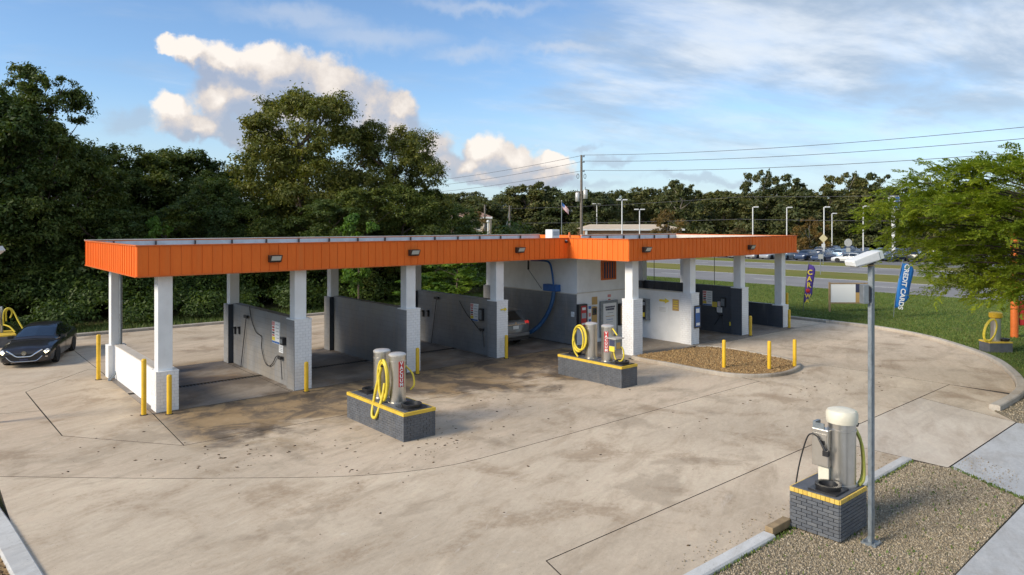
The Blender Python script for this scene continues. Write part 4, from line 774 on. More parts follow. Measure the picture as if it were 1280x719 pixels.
gear(W3, 'black foam brush hanging on the wall behind the second pedestal', 'black pressure hose on the wall beside the silver car', 545.5, 371, [(574, 376), (583, 392), (591, 402), (598, 411), (601, 414)], (602, 412))
gear(W6, None, 'black hose and lance on the navy wall of the right wing', 0, 0, [(893, 384), (897, 392), (900, 394), (896, 402), (893, 406)], (901, 394))
def coin_unit(u, x, y0, y1, label):
    v, z1 = on_x(u - .12, x, y0); v, z0 = on_x(u - .12, x, y1); t = thing('coin_unit', label, 'coin box', (u, v, z0)); part('case', MB().box(u - .14, u, v - .13, v + .13, z0, z1), M['black_metal'], t, bevel=.01); part('face', MB().box(u - .147, u - .139, v - .10, v + .10, z0 + .06, z1 - .06), M['galv'], t)
coin_unit(W1, 352, 422, 431.5, 'black coin unit beside the board on the first full-height wall'); coin_unit(W3, 600.5, 386, 401, 'black coin unit beside the board near the silver car'); coin_unit(W6, 903.5, 372, 384, 'black coin unit on the navy wall of the right wing')
for u, xs, l in ((W1, (294, 299), 'first full-height'), (W3, (529, 535), 'silver car')):
    for k, x in enumerate(xs):
        v, z = on_x(u - .03, x, 412 if u == W1 else 391); o = part('mat_clip', MB().box(u - .06, u - .001, v - .05, v + .05, z - .18, z + .12).box(u - .10, u - .06, v - .03, v + .03, z + .05, z + .11), M['black'], None); tag(o, 'small black mat clip on the %s partition wall, %s of two' % ('first full-height' if u == W1 else 'third full-height', 'rear one' if k == 0 else 'front one'), 'clip')
# ceiling hoses of the right wing
for px, uu, l in ((817.6, 30.2, 'thin black hose hanging from the canopy left of the navy wall'), (893, 34.6, 'thin black hose hanging from the canopy right of the navy wall')):
    a = (px - 640) / FPX; v = uu * (ST - a * CT) / (CT + a * ST); t = thing('ceiling_hose', l, 'hose', (uu, v, 1.6)); part('hose', MB().tube([(uu, v, ZB + .06), (uu + .01, v, 1.5)], .018, 6), M['black'], t); part('swivel_boom', MB().tube([(uu, v, ZB + .02), (uu - .9, v + .3, ZB + .02)], .025, 6), M['galv'], t)
# blue vacuum boom on the room wall
U = RX0 - .35
t = thing('blue_vacuum_boom', 'blue suction unit with thick blue hose on the wall behind the silver car', 'vacuum boom', (RX0, *on_x(RX0, 690, 366)))
(va, z1), (vb, z0) = on_x(U, 678.5, 355), on_x(U, 694.5, 365); part('motor_box', MB().box(U, RX0 - .002, vb, va, z0, z1), M['blue_paint'], t, bevel=.02)
part('riser_pipe', MB().tube(crom([(U + .1, *on_x(U + .1, 692, 357)), (U + .1, *on_x(U + .1, 690, 340)), (U + .1, *on_x(U + .1, 687, 329)), (U + .1, *on_x(U + .1, 680, 326)), (U + .1, *on_x(U + .1, 664, 325.5))], 4), .05, 8), M['blue_paint'], t, smooth=60)
hp = [(U, *on_x(U, 692, 365)), (U - .05, *on_x(U - .05, 690.5, 376)), (U - .15, *on_x(U - .15, 685, 391)), (U - .35, *on_x(U - .35, 676, 405)), (U - .6, *on_x(U - .6, 667, 413)), (U - .7, *on_x(U - .7, 661, 416))]
part('hose', MB().tube(crom(hp, 6), .10, 10), M['blue_hose'], t, smooth=60)
part('support_rod', MB().tube([(U, *on_x(U, 660.5, 337)), (U + .05, *on_x(U + .05, 677, 361))], .018, 6), M['galv'], t); part('hook', MB().tube([(U, *on_x(U, 660.5, 325)), (U, *on_x(U, 660.5, 337))], .05, 8), M['black'], t)
v, z = on_x(RX0 - .04, 716, 393); o = part('outlet_cover', MB().box(RX0 - .07, RX0 - .028, v - .1, v + .1, z - .12, z + .12), M['white_print'], None, bevel=.01); tag(o, 'small white outlet cover on the grey wall of the equipment room', 'outlet')
# machines on the front of the room
def machine(name, x0, y0, x1, y1, d, m, label, cat):
    u0, z1 = on_y(RY0 - d, x0, y0); u1, z0 = on_y(RY0 - d, x1, y1); t = thing(name, label, cat, ((u0 + u1) / 2, RY0, z0)); part('case', MB().box(u0, u1, RY0 - d, RY0 - .001, z0, z1), M[m], t, bevel=.012); return t, u0, u1, z0, z1
def face(t, u0, u1, z0, z1, d, rects):
    for (a, b, c, e, m, nm) in rects: part(nm, MB().box(u0 + (u1 - u0) * a, u0 + (u1 - u0) * b, RY0 - d - .006, RY0 - d + .001, z0 + (z1 - z0) * c, z0 + (z1 - z0) * e), M[m], t)
t, *q = machine('vending_machine', 724, 381, 734.5, 409, .18, 'black_metal', 'narrow dark vending machine with a red and white front on the room wall', 'vending machine'); face(t, *q, .18, [(.25, .85, .05, .93, 'red', 'front_panel'), ]); face(t, *q, .184, [(.35, .75, .75, .86, 'white_print', 'printed_block'), (.3, .8, .40, .62, 'grey_print', 'printed_block'), (.3, .8, .12, .2, 'white_print', 'printed_block')])
t, *q = machine('vending_machine', 734.8, 381, 739.5, 408, .16, 'white_print', 'narrow white vending machine with blue and pink marks beside the red one', 'vending machine'); face(t, *q, .16, [(.15, .85, .8, .93, 'blue_print', 'printed_block'), (.2, .8, .45, .62, 'pink_print', 'printed_block'), (.2, .8, .2, .34, 'blue_print', 'printed_block')])
t, *q = machine('vending_machine', 739.8, 384, 746.5, 410, .17, 'tan_print', 'brown vending machine with a black upper front on the room wall', 'vending machine'); face(t, *q, .17, [(.1, .9, .62, .95, 'black', 'front_panel'), (.55, .8, .72, .84, 'green_print', 'printed_block')])
t, *q = machine('notice', 740, 371.5, 746.8, 380.5, .02, 'tan_print', 'square orange-brown notice above the brown vending machine', 'sign')
t, *q = machine('poster_case', 751, 377, 772.5, 419, .10, 'galv', 'large grey framed poster case with white notice on the room wall', 'poster case'); face(t, *q, .10, [(.14, .90, .05, .93, 'white_print', 'poster')])
rr = random.Random(3); rows = []
for (c, e, m, a, b) in [(.80, .845, 'dark_print', .26, .80), (.735, .785, 'dark_print', .28, .78), (.655, .67, 'grey_print', .38, .72), (.56, .575, 'tan_print', .28, .76), (.47, .483, 'blue_print', .32, .72), (.40, .412, 'grey_print', .30, .70)]:
    x = a
    while x < b - .03: w = rr.uniform(.03, .10); rows.append((x, min(x + w, b), c, e, m, 'printed_block')); x += w + .015
face(t, *q, .107, rows)
t, *q = machine('notice', 759, 367.5, 764, 378, .03, 'white_print', 'small white and red notice above the grey poster case', 'sign'); face(t, *q, .03, [(.1, .9, .62, .92, 'pink_print', 'printed_block'), (.2, .8, .3, .4, 'red', 'printed_block')])
t, *q = machine('vending_machine', 775, 380, 783, 406, .16, 'bronze', 'brown vending cabinet half hidden behind the corner column', 'vending machine'); face(t, *q, .16, [(.15, .85, .1, .9, 'tan_print', 'front_panel')])
(va, z1), (vb, z0) = on_x(W5 - .3, 804, 374), on_x(W5 - .3, 808, 400.5); t = thing('change_machine', 'grey change machine on the white wall behind the corner column', 'change machine', (W5, (va + vb) / 2, z0)); part('case', MB().box(W5 - .3, W5 - .001, vb - .0, vb + .55, z0, z1), M['galv'], t, bevel=.012); part('front_panel', MB().box(W5 - .307, W5 - .299, vb + .06, vb + .5, z0 + .06, z1 - .06), M['black_metal'], t); part('printed_block', MB().box(W5 - .311, W5 - .306, vb + .1, vb + .42, z0 + .16, z0 + .38), M['yellow_print'], t); part('printed_block', MB().box(W5 - .311, W5 - .306, vb + .1, vb + .42, z1 - .30, z1 - .14), M['grey_print'], t)
u0, z1 = on_y(VB, 867.5, 382.5); u1, z0 = on_y(VB, 874, 409.5); t = thing('poster_holder', 'blue and white poster holder on the pedestal of the white wall', 'poster', (u0 + .3, VB, z0)); part('frame', MB().box(u0, u0 + .46, VB - .05, VB - .014, z0, z1), M['bronze'], t, bevel=.006); part('poster', MB().box(u0 + .05, u0 + .41, VB - .056, VB - .049, z0 + .07, z1 - .07), M['blue_paint'], t); part('printed_block', MB().box(u0 + .08, u0 + .36, VB - .060, VB - .055, z1 - .34, z1 - .14), M['white_print'], t); part('printed_block', MB().box(u0 + .1, u0 + .38, VB - .060, VB - .055, z0 + .12, z0 + .25), M['white_print'], t)
v, z = on_x(W6 - .06, 914, 405); o = part('hose_reel_cover', MB().box(W6 - .08, W6 - .001, v - .12, v + .1, z - .12, z + .12).box(W6 - .085, W6 - .079, v + .0, v + .1, z - .1, z + .1, 1), [M['black'], M['yellow_print']], None, bevel=.01); tag(o, 'small black and yellow box low on the navy wall', 'box')
# ------------------------------------------------------------------ feather flags, roadside board
def feather(px, py, H_, W_, m, label, words_, sz, lean, pm_, rz=0, top_in=.12):
    u, v = G(px, py, .085); t = thing('feather_flag', label, 'flag', (u, v, .085), rz=yaw + rz); n = 22
    pole = [(lean * (k / n) ** 1.6 * H_ * .28 - W_ * .0, 0, -.1 + (H_ + .3) * k / n) for k in range(n + 1)]
    part('pole', MB().tube(pole, .018, 6), M[pm_], t, world=False)
    vs = []; fs = []; z0 = .55
    for k in range(n + 1):
        q = k / n; z = z0 + (H_ - z0) * q; x0 = lean * (z / (H_ + .3)) ** 1.6 * H_ * .28
        w = W_ * min(1, .30 + q * 3.2) * (sqrt(max(0, 1 - ((q - .80) / .20) ** 2)) if q > .80 else 1)
        for j in range(5): vs.append((x0 + .02 + w * j / 4, .03 * sin(q * 9 + j), z + (.10 * W_ * j / 4 if q < .12 else 0)))
    for k in range(n):
        for j in range(4): a = k * 5 + j; fs.append((a, a + 1, a + 6, a + 5))
    me = MB().add(vs, fs); o = part('banner', me, M[m], t, smooth=80, world=False); so_ = o.modifiers.new('thickness', 'SOLIDIFY'); so_.thickness = .006
    return t, o
t, b = feather(1004, 389, 3.05, .50, 'flag_purple', 'purple feather flag with yellow CAR WASH lettering on the lawn', None, 0, .45, 'wire')
zz = [2.50, 2.08, 1.68]
for ch, z in zip('CAR', zz): lettering(ch, .44, M['yellow_print'], b, (.18 + .09 * z, -.075, z), (pi / 2, 0, 0), .012)
ball = part('ball', MB().lathe([(0.01, -.15), (.11, -.1), (.15, 0), (.11, .1), (.01, .15)], (0, 0, 0), 14), M['red'], b, smooth=60, world=False); ball.location = (.30, -.03, 1.32); ball.scale = (1, .25, 1)
for ch, z in zip('WASH', (.98, .66)): lettering(ch, .34, M['yellow_print'], b, (.27 if z > .8 else .22, -.075, z), (pi / 2, 0, 0), .01)
t, b = feather(1117, 397, 3.3, .80, 'flag_blue', 'blue feather flag with white CREDIT CARDS lettering under the green branches', None, 0, .62, 'galv')
lettering('CREDIT CARDS', .40, M['white_print'], b, (.56, -.085, 1.85), (pi / 2, radians(99), 0), .010)
u, v = G(1037, 390, .085); t = thing('roadside_board', 'white roadside board in a pale wooden frame on the lawn behind the light post', 'sign', (u, v, .085), rz=yaw)
for x in (0, 2.55): part('leg', MB().box(x - .05, x + .05, -.05, .05, -.2, 1.9), M['wood'], t, world=False)
part('board', MB().box(.05, 1.65, -.03, .03, .62, 1.78), M['white_print'], t, world=False); part('panel', MB().box(1.66, 2.0, -.03, .03, .62, 1.24), M['tan_print'], t, world=False); part('panel', MB().box(1.66, 2.0, -.03, .03, 1.25, 1.78), M['dark_print'], t, world=False)
for z in (.54, 1.79): part('rail', MB().box(-.02, 2.57, -.045, .045, z, z + .075), M['wood'], t, world=False)
# ------------------------------------------------------------------ cars
def paint_fn(T, b):
    oi = T.node('ShaderNodeObjectInfo'); n = T.noise(pos(T), 2.0, 3, .5); T.l.new(T.mix(T.math('MULTIPLY', n, .25), oi.outputs['Color'], (.12, .11, .10)), b.inputs['Base Color'])
M['paint'] = mat('car_paint', rough=.28, metal=.25, fn=paint_fn, coat=.6); M['car_glass'] = mat('car_glass', (.012, .015, .017), .04, spec=1.0, coat=1.0); M['tyre'] = mat('tyre', (.018, .018, .018), .8); M['rim'] = mat('rim', (.42, .42, .43), .3, .8); M['chrome'] = mat('chrome', (.72, .72, .72), .15, 1.0)
M['headlamp'] = mat('headlamp', (.75, .78, .8), .1); M['headlamp_lit'] = mat('headlamp_lit', (.9, .85, .7), .2, emit=((1.0, .80, .40), 3.0)); M['tail_lamp'] = mat('tail_lamp', (.30, .012, .015), .2); M['tail_lit'] = mat('tail_lit', (.45, .02, .02), .2, emit=((1.0, .06, .05), .2)); M['plate'] = mat('plate', (.72, .74, .72), .5)
KINDS = {
 'sedan': dict(body=[(2.46, .62, .26, .56, .60), (2.42, .76, .22, .63, .67), (2.30, .86, .20, .70, .75), (2.05, .905, .19, .76, .82), (1.6, .925, .19, .82, .90), (1.05, .93, .19, .86, .95), (0, .93, .19, .89, .96), (-1.0, .93, .19, .92, .98), (-1.6, .92, .20, .94, 1.02), (-2.1, .89, .22, .94, 1.05), (-2.36, .84, .26, .92, 1.03), (-2.43, .78, .30, .84, .93), (-2.45, .70, .34, .74, .80)],
   cabin=[(1.15, .80, .93, .72, .96), (.75, .84, .93, .68, 1.14), (.30, .86, .93, .62, 1.34), (.05, .86, .93, .59, 1.41), (-.45, .86, .95, .585, 1.445), (-.95, .86, .96, .575, 1.42), (-1.35, .84, .98, .58, 1.30), (-1.75, .80, 1.0, .64, 1.13), (-1.95, .76, 1.02, .68, 1.05)], wheels=(1.42, -1.36, .335), ws=(0.02, .30), rw=(.72, .985), sides=[(.14, .435), (.455, .74)]),
 'suv': dict(body=[(2.36, .66, .32, .72, .78), (2.32, .80, .28, .80, .86), (2.20, .88, .26, .88, .95), (1.9, .925, .25, .94, 1.02), (1.5, .94, .25, .98, 1.07), (1.05, .945, .25, 1.02, 1.10), (0, .945, .25, 1.06, 1.12), (-1.0, .945, .25, 1.08, 1.14), (-1.7, .94, .27, 1.09, 1.15), (-2.15, .92, .32, 1.10, 1.15), (-2.32, .88, .36, 1.08, 1.13), (-2.38, .82, .42, 1.0, 1.06)],
   cabin=[(1.25, .82, 1.06, .74, 1.09), (.9, .86, 1.06, .70, 1.27), (.5, .88, 1.06, .66, 1.50), (.2, .88, 1.07, .645, 1.61), (-.4, .88, 1.08, .64, 1.67), (-1.1, .88, 1.09, .635, 1.67), (-1.7, .87, 1.10, .625, 1.63), (-2.0, .86, 1.10, .62, 1.55), (-2.2, .84, 1.10, .66, 1.30), (-2.29, .82, 1.10, .70, 1.12)], wheels=(1.40, -1.42, .365), ws=(.02, .30), rw=(.80, .985), sides=[(.14, .40), (.415, .62), (.635, .80)]),
}
def stations(tab, n):
    a = np.array(tab); i = np.linspace(0, len(a) - 1, n); return np.stack([np.interp(i, np.arange(len(a)), a[:, k]) for k in range(a.shape[1])], 1)
class CarShape:
    def __init__(s, k):
        s.k = KINDS[k]; s.b = stations(s.k['body'], 49); s.c = stations(s.k['cabin'], 41)
    def _st(s, A, q):
        f = q * (len(A) - 1); i = min(int(f), len(A) - 2); return A[i] * (1 - (f - i)) + A[i + 1] * (f - i)
    def body(s, q, j):                      # q along, j -9..9 round the section (0 keel, 9 centre of top)
        x, hw, zb, zs, zt = s._st(s.b, q); sg = 1 if j >= 0 else -1; j = abs(j)
        P = [(0, zb), (hw * .8, zb), (hw * .965, zb + .05), (hw * .995, zb + .20), (hw * 1.0, zb + (zs - zb) * .62), (hw * .985, zs - .07), (hw * .94, zs - .005), (hw * .80, zs + (zt - zs) * .62), (hw * .5, zt), (0, zt + .015)]
        i = min(int(j), 8); t = j - i; y = P[i][0] * (1 - t) + P[i + 1][0] * t; z = P[i][1] * (1 - t) + P[i + 1][1] * t; return Vector((x, sg * y, z))
    def cabin(s, q, j):                     # j -6..6: 0 beltline, 4 roof edge, 6 centre line
        x, wb, zb, wr, zr = s._st(s.c, q); sg = 1 if j >= 0 else -1; j = abs(j); h = zr - zb; ze = zb + h * .90
        P = [(wb, zb - .03), (wb, zb + h * .08), (wb + (wr - wb) * .42, zb + h * .38), (wb + (wr - wb) * .78, zb + h * .68), (wr, ze), (wr * .84, zr), (0, zr + .03)]
        i = min(int(j), 5); t = j - i; y = P[i][0] * (1 - t) + P[i + 1][0] * t; z = P[i][1] * (1 - t) + P[i + 1][1] * t; return Vector((x, sg * y, z))
    def loft(s, fn, js, nq):
        mb = MB(); n = len(js)
        for i in range(nq):
            for j in js: mb.v.append(tuple(fn(i / (nq - 1), j)))
        for i in range(nq - 1):
            for k in range(n - 1): mb.f.append((i * n + k, i * n + k + 1, (i + 1) * n + k + 1, (i + 1) * n + k)); mb.m.append(0)
        mb.f += [tuple(range(n))[::-1], tuple(range((nq - 1) * n, nq * n))]; mb.m += [0, 0]; return mb
    def patch(s, fn, q0, q1, j0, j1, off, nq=7, nj=7, mb=None, c=(0, 0, .75)):
        mb = mb or MB(); vs = []
        for a in range(nq):
            for b in range(nj):
                q = q0 + (q1 - q0) * a / (nq - 1); j = j0 + (j1 - j0) * b / (nj - 1); p = fn(q, j); dq = fn(min(q + .01, 1), j) - fn(max(q - .01, 0), j); dj = fn(q, j + (.05 if j >= 0 else .05)) - fn(q, j - .05); n = dq.cross(dj)
                n = n.normalized() if n.length > 1e-9 else Vector((0, 0, 1)); d = p - Vector((p.x * .6, 0, .75))
                if n.dot(d) < 0: n = -n
                vs.append(p + n * off)
        return mb.add(vs, [(a * nj + b, a * nj + b + 1, (a + 1) * nj + b + 1, (a + 1) * nj + b) for a in range(nq - 1) for b in range(nj - 1)])
def wheel_meshes(r):
    ty = MB().lathe([(r * .62, -.10), (r * .93, -.105), (r, -.075), (r, .075), (r * .93, .105), (r * .62, .10)], n=24, axis='y').mesh('tyre', M['tyre'], 40)
    rm = MB().lathe([(.0, .07), (r * .16, .085), (r * .18, .06), (r * .56, .045), (r * .64, .09), (r * .66, .085), (r * .66, -.09), (.0, -.09)], n=24, axis='y')
    for k in range(5):
        a = 2 * pi * k / 5; d = Vector((cos(a), 0, sin(a))); t = Vector((-sin(a), 0, cos(a))); rm.obox(d * r * .38 + Vector((0, .072, 0)), d * r * .26, t * r * .07, Vector((0, .012, 0)))
    dk = MB().lathe([(.0, .055), (r * .56, .052), (r * .56, .048), (0, .048)], n=20, axis='y'); return ty, rm.mesh('rim', M['rim'], 40), dk.mesh('rim_shadow', M['black'])
def make_car(kind, name, label, cat, group=None, lit=False, detail=False, lit_tail=False):
    S = CarShape(kind); K = S.k; root = thing(name, label, cat, (0, 0, 0), group); P = lambda nm, mb, m, par=root, sm=45: part(nm, mb, m, par, smooth=sm, world=False)
    js = [-9 + k * .5 for k in range(37)]; js = [j for j in js if j <= 9]
    bo = P('body', S.loft(S.body, [-9, -8, -7.5, -7, -6.5, -6, -5.5, -5, -4, -3, -2.5, -2, -1, 0, 1, 2, 2.5, 3, 4, 5, 5.5, 6, 6.5, 7, 7.5, 8, 9], 49), M['paint']); P('roof', S.loft(S.cabin, [-6, -5.5, -5, -4.5, -4, -3, -2, -1, 0][::1] + [], 41), M['paint']) if False else None
    ca = P('cabin', S.loft(S.cabin, [0, 1, 2, 3, 4, 4.5, 5, 5.5, 6, -5.5, -5, -4.5, -4, -3, -2, -1, -.001], 41), M['paint'])
    a, b = K['ws']; P('windshield', S.patch(S.cabin, a + .02, b, 4.25, 6, .008).add([], []) if False else S.patch(S.cabin, a + .03, b, -4.3 + 0, -6, .008, mb=S.patch(S.cabin, a + .03, b, 4.3, 6, .008)), M['car_glass'])
    a, b = K['rw']; P('rear_window', S.patch(S.cabin, a + .01, b - .03, -4.4, -6, .008, mb=S.patch(S.cabin, a + .01, b - .03, 4.4, 6, .008)), M['car_glass'])
    for sg in (1, -1):
        for (a, b) in K['sides']: P('side_window', S.patch(S.cabin, a, b, sg * .85, sg * 3.75, .008, 9, 6), M['car_glass'])
    fx, rx, r = K['wheels']; ty, rm, dk = KINDS[kind].setdefault('_w', wheel_meshes(r)); hw = .93 if kind == 'sedan' else .945
    for x in (fx, rx):
        for sg in (1, -1):
            mb = MB(); n = 20; vs = [(x + (r + .055) * cos(pi * (k / n * 1.16 - .08)), sg * (hw + .007), r + (r + .055) * sin(pi * (k / n * 1.16 - .08)) - .0) for k in range(n + 1)]; mb.add(vs, [tuple(range(n + 1))]); P('wheel_arch', mb, M['black'], root, None)
            w = link('wheel', ty, root); w.location = (x, sg * (hw - .085), r); w.rotation_euler = (0, 0, 0 if sg > 0 else pi); o = link('rim', rm, w); o2 = link('rim_shadow', dk, w)
    hl = M['headlamp_lit'] if lit else M['headlamp']
    for sg in (1, -1):
        if not lit: P('headlamp', S.patch(S.body, .07, .17, sg * 5.1, sg * 6.6, .008), hl)
        P('tail_lamp', S.patch(S.body, .86, .955, sg * 4.6, sg * 6.1, .008), M['tail_lit'] if lit_tail else M['tail_lamp'])
        p = S.cabin(.17, sg * 1.2); P('mirror', MB().obox(p + Vector((.02, sg * .12, .02)), (.06, 0, 0), (0, .09, 0), (0, 0, .06)), M['paint'])
    return root, S
def set_color(root, c):
    for ch in root.children:
        ch.color = (*c, 1)
def car_front(root, S, dark=True):
    """face of the saloon by the left edge: lit lamps, bright V in a black grille"""
    P = lambda nm, mb, m, par=root, sm=45: part(nm, mb, m, par, smooth=sm, world=False)
    P('grille', S.patch(S.body, .0, .055, -3.0, -6.3, .012, mb=S.patch(S.body, .0, .055, 3.0, 6.3, .012)), M['black']) ; P('grille', MB().quad((2.472, -.50, .24), (2.472, .50, .24), (2.472, .58, .56), (2.472, -.58, .56)), M['black'])
    P('grille_frame', MB().tube(crom([(2.40, .60, .70), (2.46, .46, .62), (2.50, .26, .48), (2.505, .12, .46), (2.505, -.12, .46), (2.50, -.26, .48), (2.46, -.46, .62), (2.40, -.60, .70)], 5), .030, 8), M['chrome']); P('grille_frame', MB().tube(crom([(2.44, .66, .52), (2.48, .44, .30), (2.49, .2, .27), (2.49, -.2, .27), (2.48, -.44, .30), (2.44, -.66, .52)], 4), .014, 6), M['chrome'])
    b = P('badge', MB().lathe([(.0, -.01), (.085, -.01), (.085, .012), (.06, .012), (.058, .002), (.0, .002)], (2.50, 0, .60), 18, axis='y'), M['chrome'])
    b.rotation_euler = (0, 0, -pi / 2); b.location = (2.50, 0, 0); me = b.data
    for v in me.vertices: v.co.x -= 2.50
    P('badge', MB().box(2.50, 2.512, -.10, .10, .585, .615), M['chrome'])
    for sg in (1, -1):
        h = P('headlamp', S.patch(S.body, .06, .165, sg * 5.0, sg * 6.55, .010), M['headlamp']); P('lamp_strip', S.patch(S.body, .065, .14, sg * 5.1, sg * 5.45, .018), M['headlamp_lit'], h); P('lamp_strip', S.patch(S.body, .065, .088, sg * 5.1, sg * 6.3, .018), M['headlamp_lit'], h)
        P('fog_lamp', S.patch(S.body, .055, .10, sg * 2.9, sg * 3.5, .012), M['chrome'])
        for q in (.28, .49, .71): P('door_seam', S.patch(S.body, q - .0015, q + .0015, sg * 2.6, sg * 6, .004, 2, 8), M['black'])
        for q in (.46, .68): P('door_handle', S.patch(S.body, q - .02, q + .0, sg * 5.0, sg * 5.25, .022, 2, 2), M['chrome'])
    P('plate', MB().box(2.49, 2.50, -.15, .15, .31, .38), M['dark_print'])
def SEDAN_HEADING():
    f_ = G(66, 452.5); best = None                          # near front wheel; heading that brings the near rear wheel to its bearing
    for k in range(720):
        a = k * pi / 360; x = bearing(f_[0] - cos(a) * 2.78, f_[1] - sin(a) * 2.78); D = (f_[0] - cos(a) * 2.78) * CT + (f_[1] - sin(a) * 2.78) * ST
        if D > 29 and (best is None or abs(x - 86.5) < best[0]): best = (abs(x - 86.5), a)
    return best[1]
SED = SEDAN_HEADING()
t, S = make_car('sedan', 'sedan', 'dark saloon car with lit headlamps driving in at the far left', 'car', lit=True); car_front(t, S); set_color(t, (.022, .020, .023))
fl = Vector(G(66, 452.5)); rl = Vector(G(88.5, 440.5)); d = (fl - rl).normalized(); d = Vector((cos(SED), sin(SED))); c = fl - d * 1.42 - Vector((-d.y, d.x)) * .86; t.location = (c.x + ST * .14, c.y - CT * .14, 0); t.rotation_euler = (0, 0, atan2(d.y, d.x))
t, S = make_car('suv', 'suv', 'silver grey wagon parked nose-in in the bay beside the equipment room', 'car', lit_tail=True); set_color(t, (.15, .155, .16)); t.scale = (1, 1, 1.06); t.location = (21.25, 26.95, 0); t.rotation_euler = (0, 0, pi / 2)
P = lambda nm, mb, m, par=t, sm=45: part(nm, mb, m, par, smooth=sm, world=False)
P('number_plate', MB().box(-2.41, -2.395, -.17, .17, .78, .93), M['plate']); P('chrome_strip', MB().box(-2.40, -2.36, -.62, .62, .955, 1.0), M['chrome']); bu = P('bumper', MB().box(-2.44, -2.30, -.84, .84, .42, .62), M['paint']); bu.color = (.16, .165, .17, 1); bu.modifiers.new('bevel', 'BEVEL').width = .04; P('bumper_lip', MB().box(-2.42, -2.2, -.8, .8, .30, .42), M['black']); P('wiper', MB().tube([(-2.30, 0, 1.18), (-2.26, .35, 1.22)], .012, 6), M['black']); [P('tail_lamp', MB().obox((-2.345, sg * .70, 1.03), (.05, 0, 0), (0, .155, 0), (0, 0, .075)), M['tail_lit']).modifiers.new('bevel', 'BEVEL') for sg in (1, -1)]; P('tailgate_window', MB().add([(-2.318, -.66, 1.16), (-2.318, .66, 1.16), (-2.10, .56, 1.55), (-2.10, -.56, 1.55)], [(0, 1, 2, 3)]), M['car_glass']); P('badge', MB().box(-2.40, -2.385, -.06, .06, 1.02, 1.07), M['chrome'])
# cars across the road
proto = {}
cols = {'silver': (.42, .43, .45), 'dark blue': (.03, .06, .13), 'black': (.018, .018, .02), 'white': (.70, .70, .68), 'grey': (.16, .17, .18), 'blue': (.04, .12, .30), 'red': (.30, .02, .02), 'pale blue': (.25, .36, .45)}
seq = ['dark blue', 'silver', 'white', 'pale blue', 'dark blue', 'silver', 'white', 'black', 'pale blue', 'white', 'grey', 'dark blue', 'silver', 'white', 'blue']
def place_far(kind, color, u, v, rz, label):
    g = 'cars in the lot across the road'
    if kind not in proto: t, _ = make_car(kind, 'parked_car', label, 'car', g); proto[kind] = t
    else: t = dup(proto[kind], (0, 0, 0), 0, label, g)
    t.location = (u, v, .0); t.rotation_euler = (0, 0, rz); set_color(t, cols[color])
place_far('sedan', 'white', 105.6, 46.3, pi / 2 + .04, 'white saloon side-on at the front of the lot across the road')
rowname = ['front row', 'second row', 'third row', 'back row']
for r, (u, v0, n) in enumerate([(107.4, 51.2, 15), (115.5, 40.5, 17), (124.5, 40.0, 17), (133.5, 44, 14)]):
    for k in range(n):
        v = v0 + k * 2.85 + random.uniform(-.25, .25); cl = seq[(k * 4 + r * 7) % 15]; kind = 'suv' if (k * 3 + r) % 5 in (1, 3) else 'sedan'
        place_far(kind, cl, u + random.uniform(-.4, .4), v, pi + random.uniform(-.12, .12) + (0 if r % 2 == 0 else pi), '%s %s, %s from right in %s of the lot across the road' % (cl, 'wagon' if kind == 'suv' else 'saloon', ORD[k], rowname[r]))

# ------------------------------------------------------------------ trees
def crown_mesh(name, seed, H_, R, lobes, leaves, size, cb, m, flat=.85, droop=0.0, top=1.0, lobe_r=(.22, .40)):
    """leaf faces in little tufts that sit on many uneven lobes; returns mesh and the lobe centres"""
    rg = np.random.default_rng(seed); L = []
    for k in range(lobes):
        q = (k + rg.random()) / lobes; z = H_ * (cb + (1 - cb) * q * .95); prof = max(.12, 1 - abs(2 * (q * .86 + .10) - 1) ** 2.6) ** .5 * R; a = k * 2.4 + rg.normal() * .5; lr = R * rg.uniform(*lobe_r) * (1 - .3 * q); rr = max(0, prof - lr * .6) * np.sqrt(rg.uniform(.10, 1.0))
        L.append((rr * cos(a), rr * sin(a), min(z, H_ - lr * .7), lr))
    L = np.array(L); nsub = 16; w = L[:, 3] ** 2; w /= w.sum(); li = rg.choice(len(L), lobes * nsub, p=w); d = rg.normal(size=(len(li), 3)); d /= np.linalg.norm(d, axis=1)[:, None]; d[:, 2] = np.where(d[:, 2] < -.4, -d[:, 2], d[:, 2])
    SC = L[li, :3] + d * (L[li, 3] * rg.uniform(.45, 1.12, len(li)))[:, None] * np.array([1, 1, flat]); SR = L[li, 3] * rg.uniform(.16, .34, len(li)); idx = rg.integers(0, len(li), leaves); g_ = rg.normal(size=(leaves, 3)); Pn = SC[idx] + g_ * SR[idx][:, None] * np.array([1, 1, .62]) * .85; Pn[:, 2] = np.maximum(Pn[:, 2], .15)
    nrm = d[idx] * .5 + g_ * .25 + rg.normal(size=(leaves, 3)) * .7 + np.array([0, 0, .6]); nrm /= np.linalg.norm(nrm, axis=1)[:, None]; ref = rg.normal(size=(leaves, 3)); t = np.cross(nrm, ref); t /= np.linalg.norm(t, axis=1)[:, None] + 1e-9; b = np.cross(nrm, t); s = size * rg.uniform(.5, 1.35, leaves)[:, None]
    tip = t * s; sd_ = b * s * rg.uniform(.32, .55, leaves)[:, None]; bend = nrm * s * .18; V = np.stack([Pn - tip, Pn + sd_ + bend, Pn + tip, Pn - sd_ + bend], 1); return np_mesh(name, V, 4, m), L
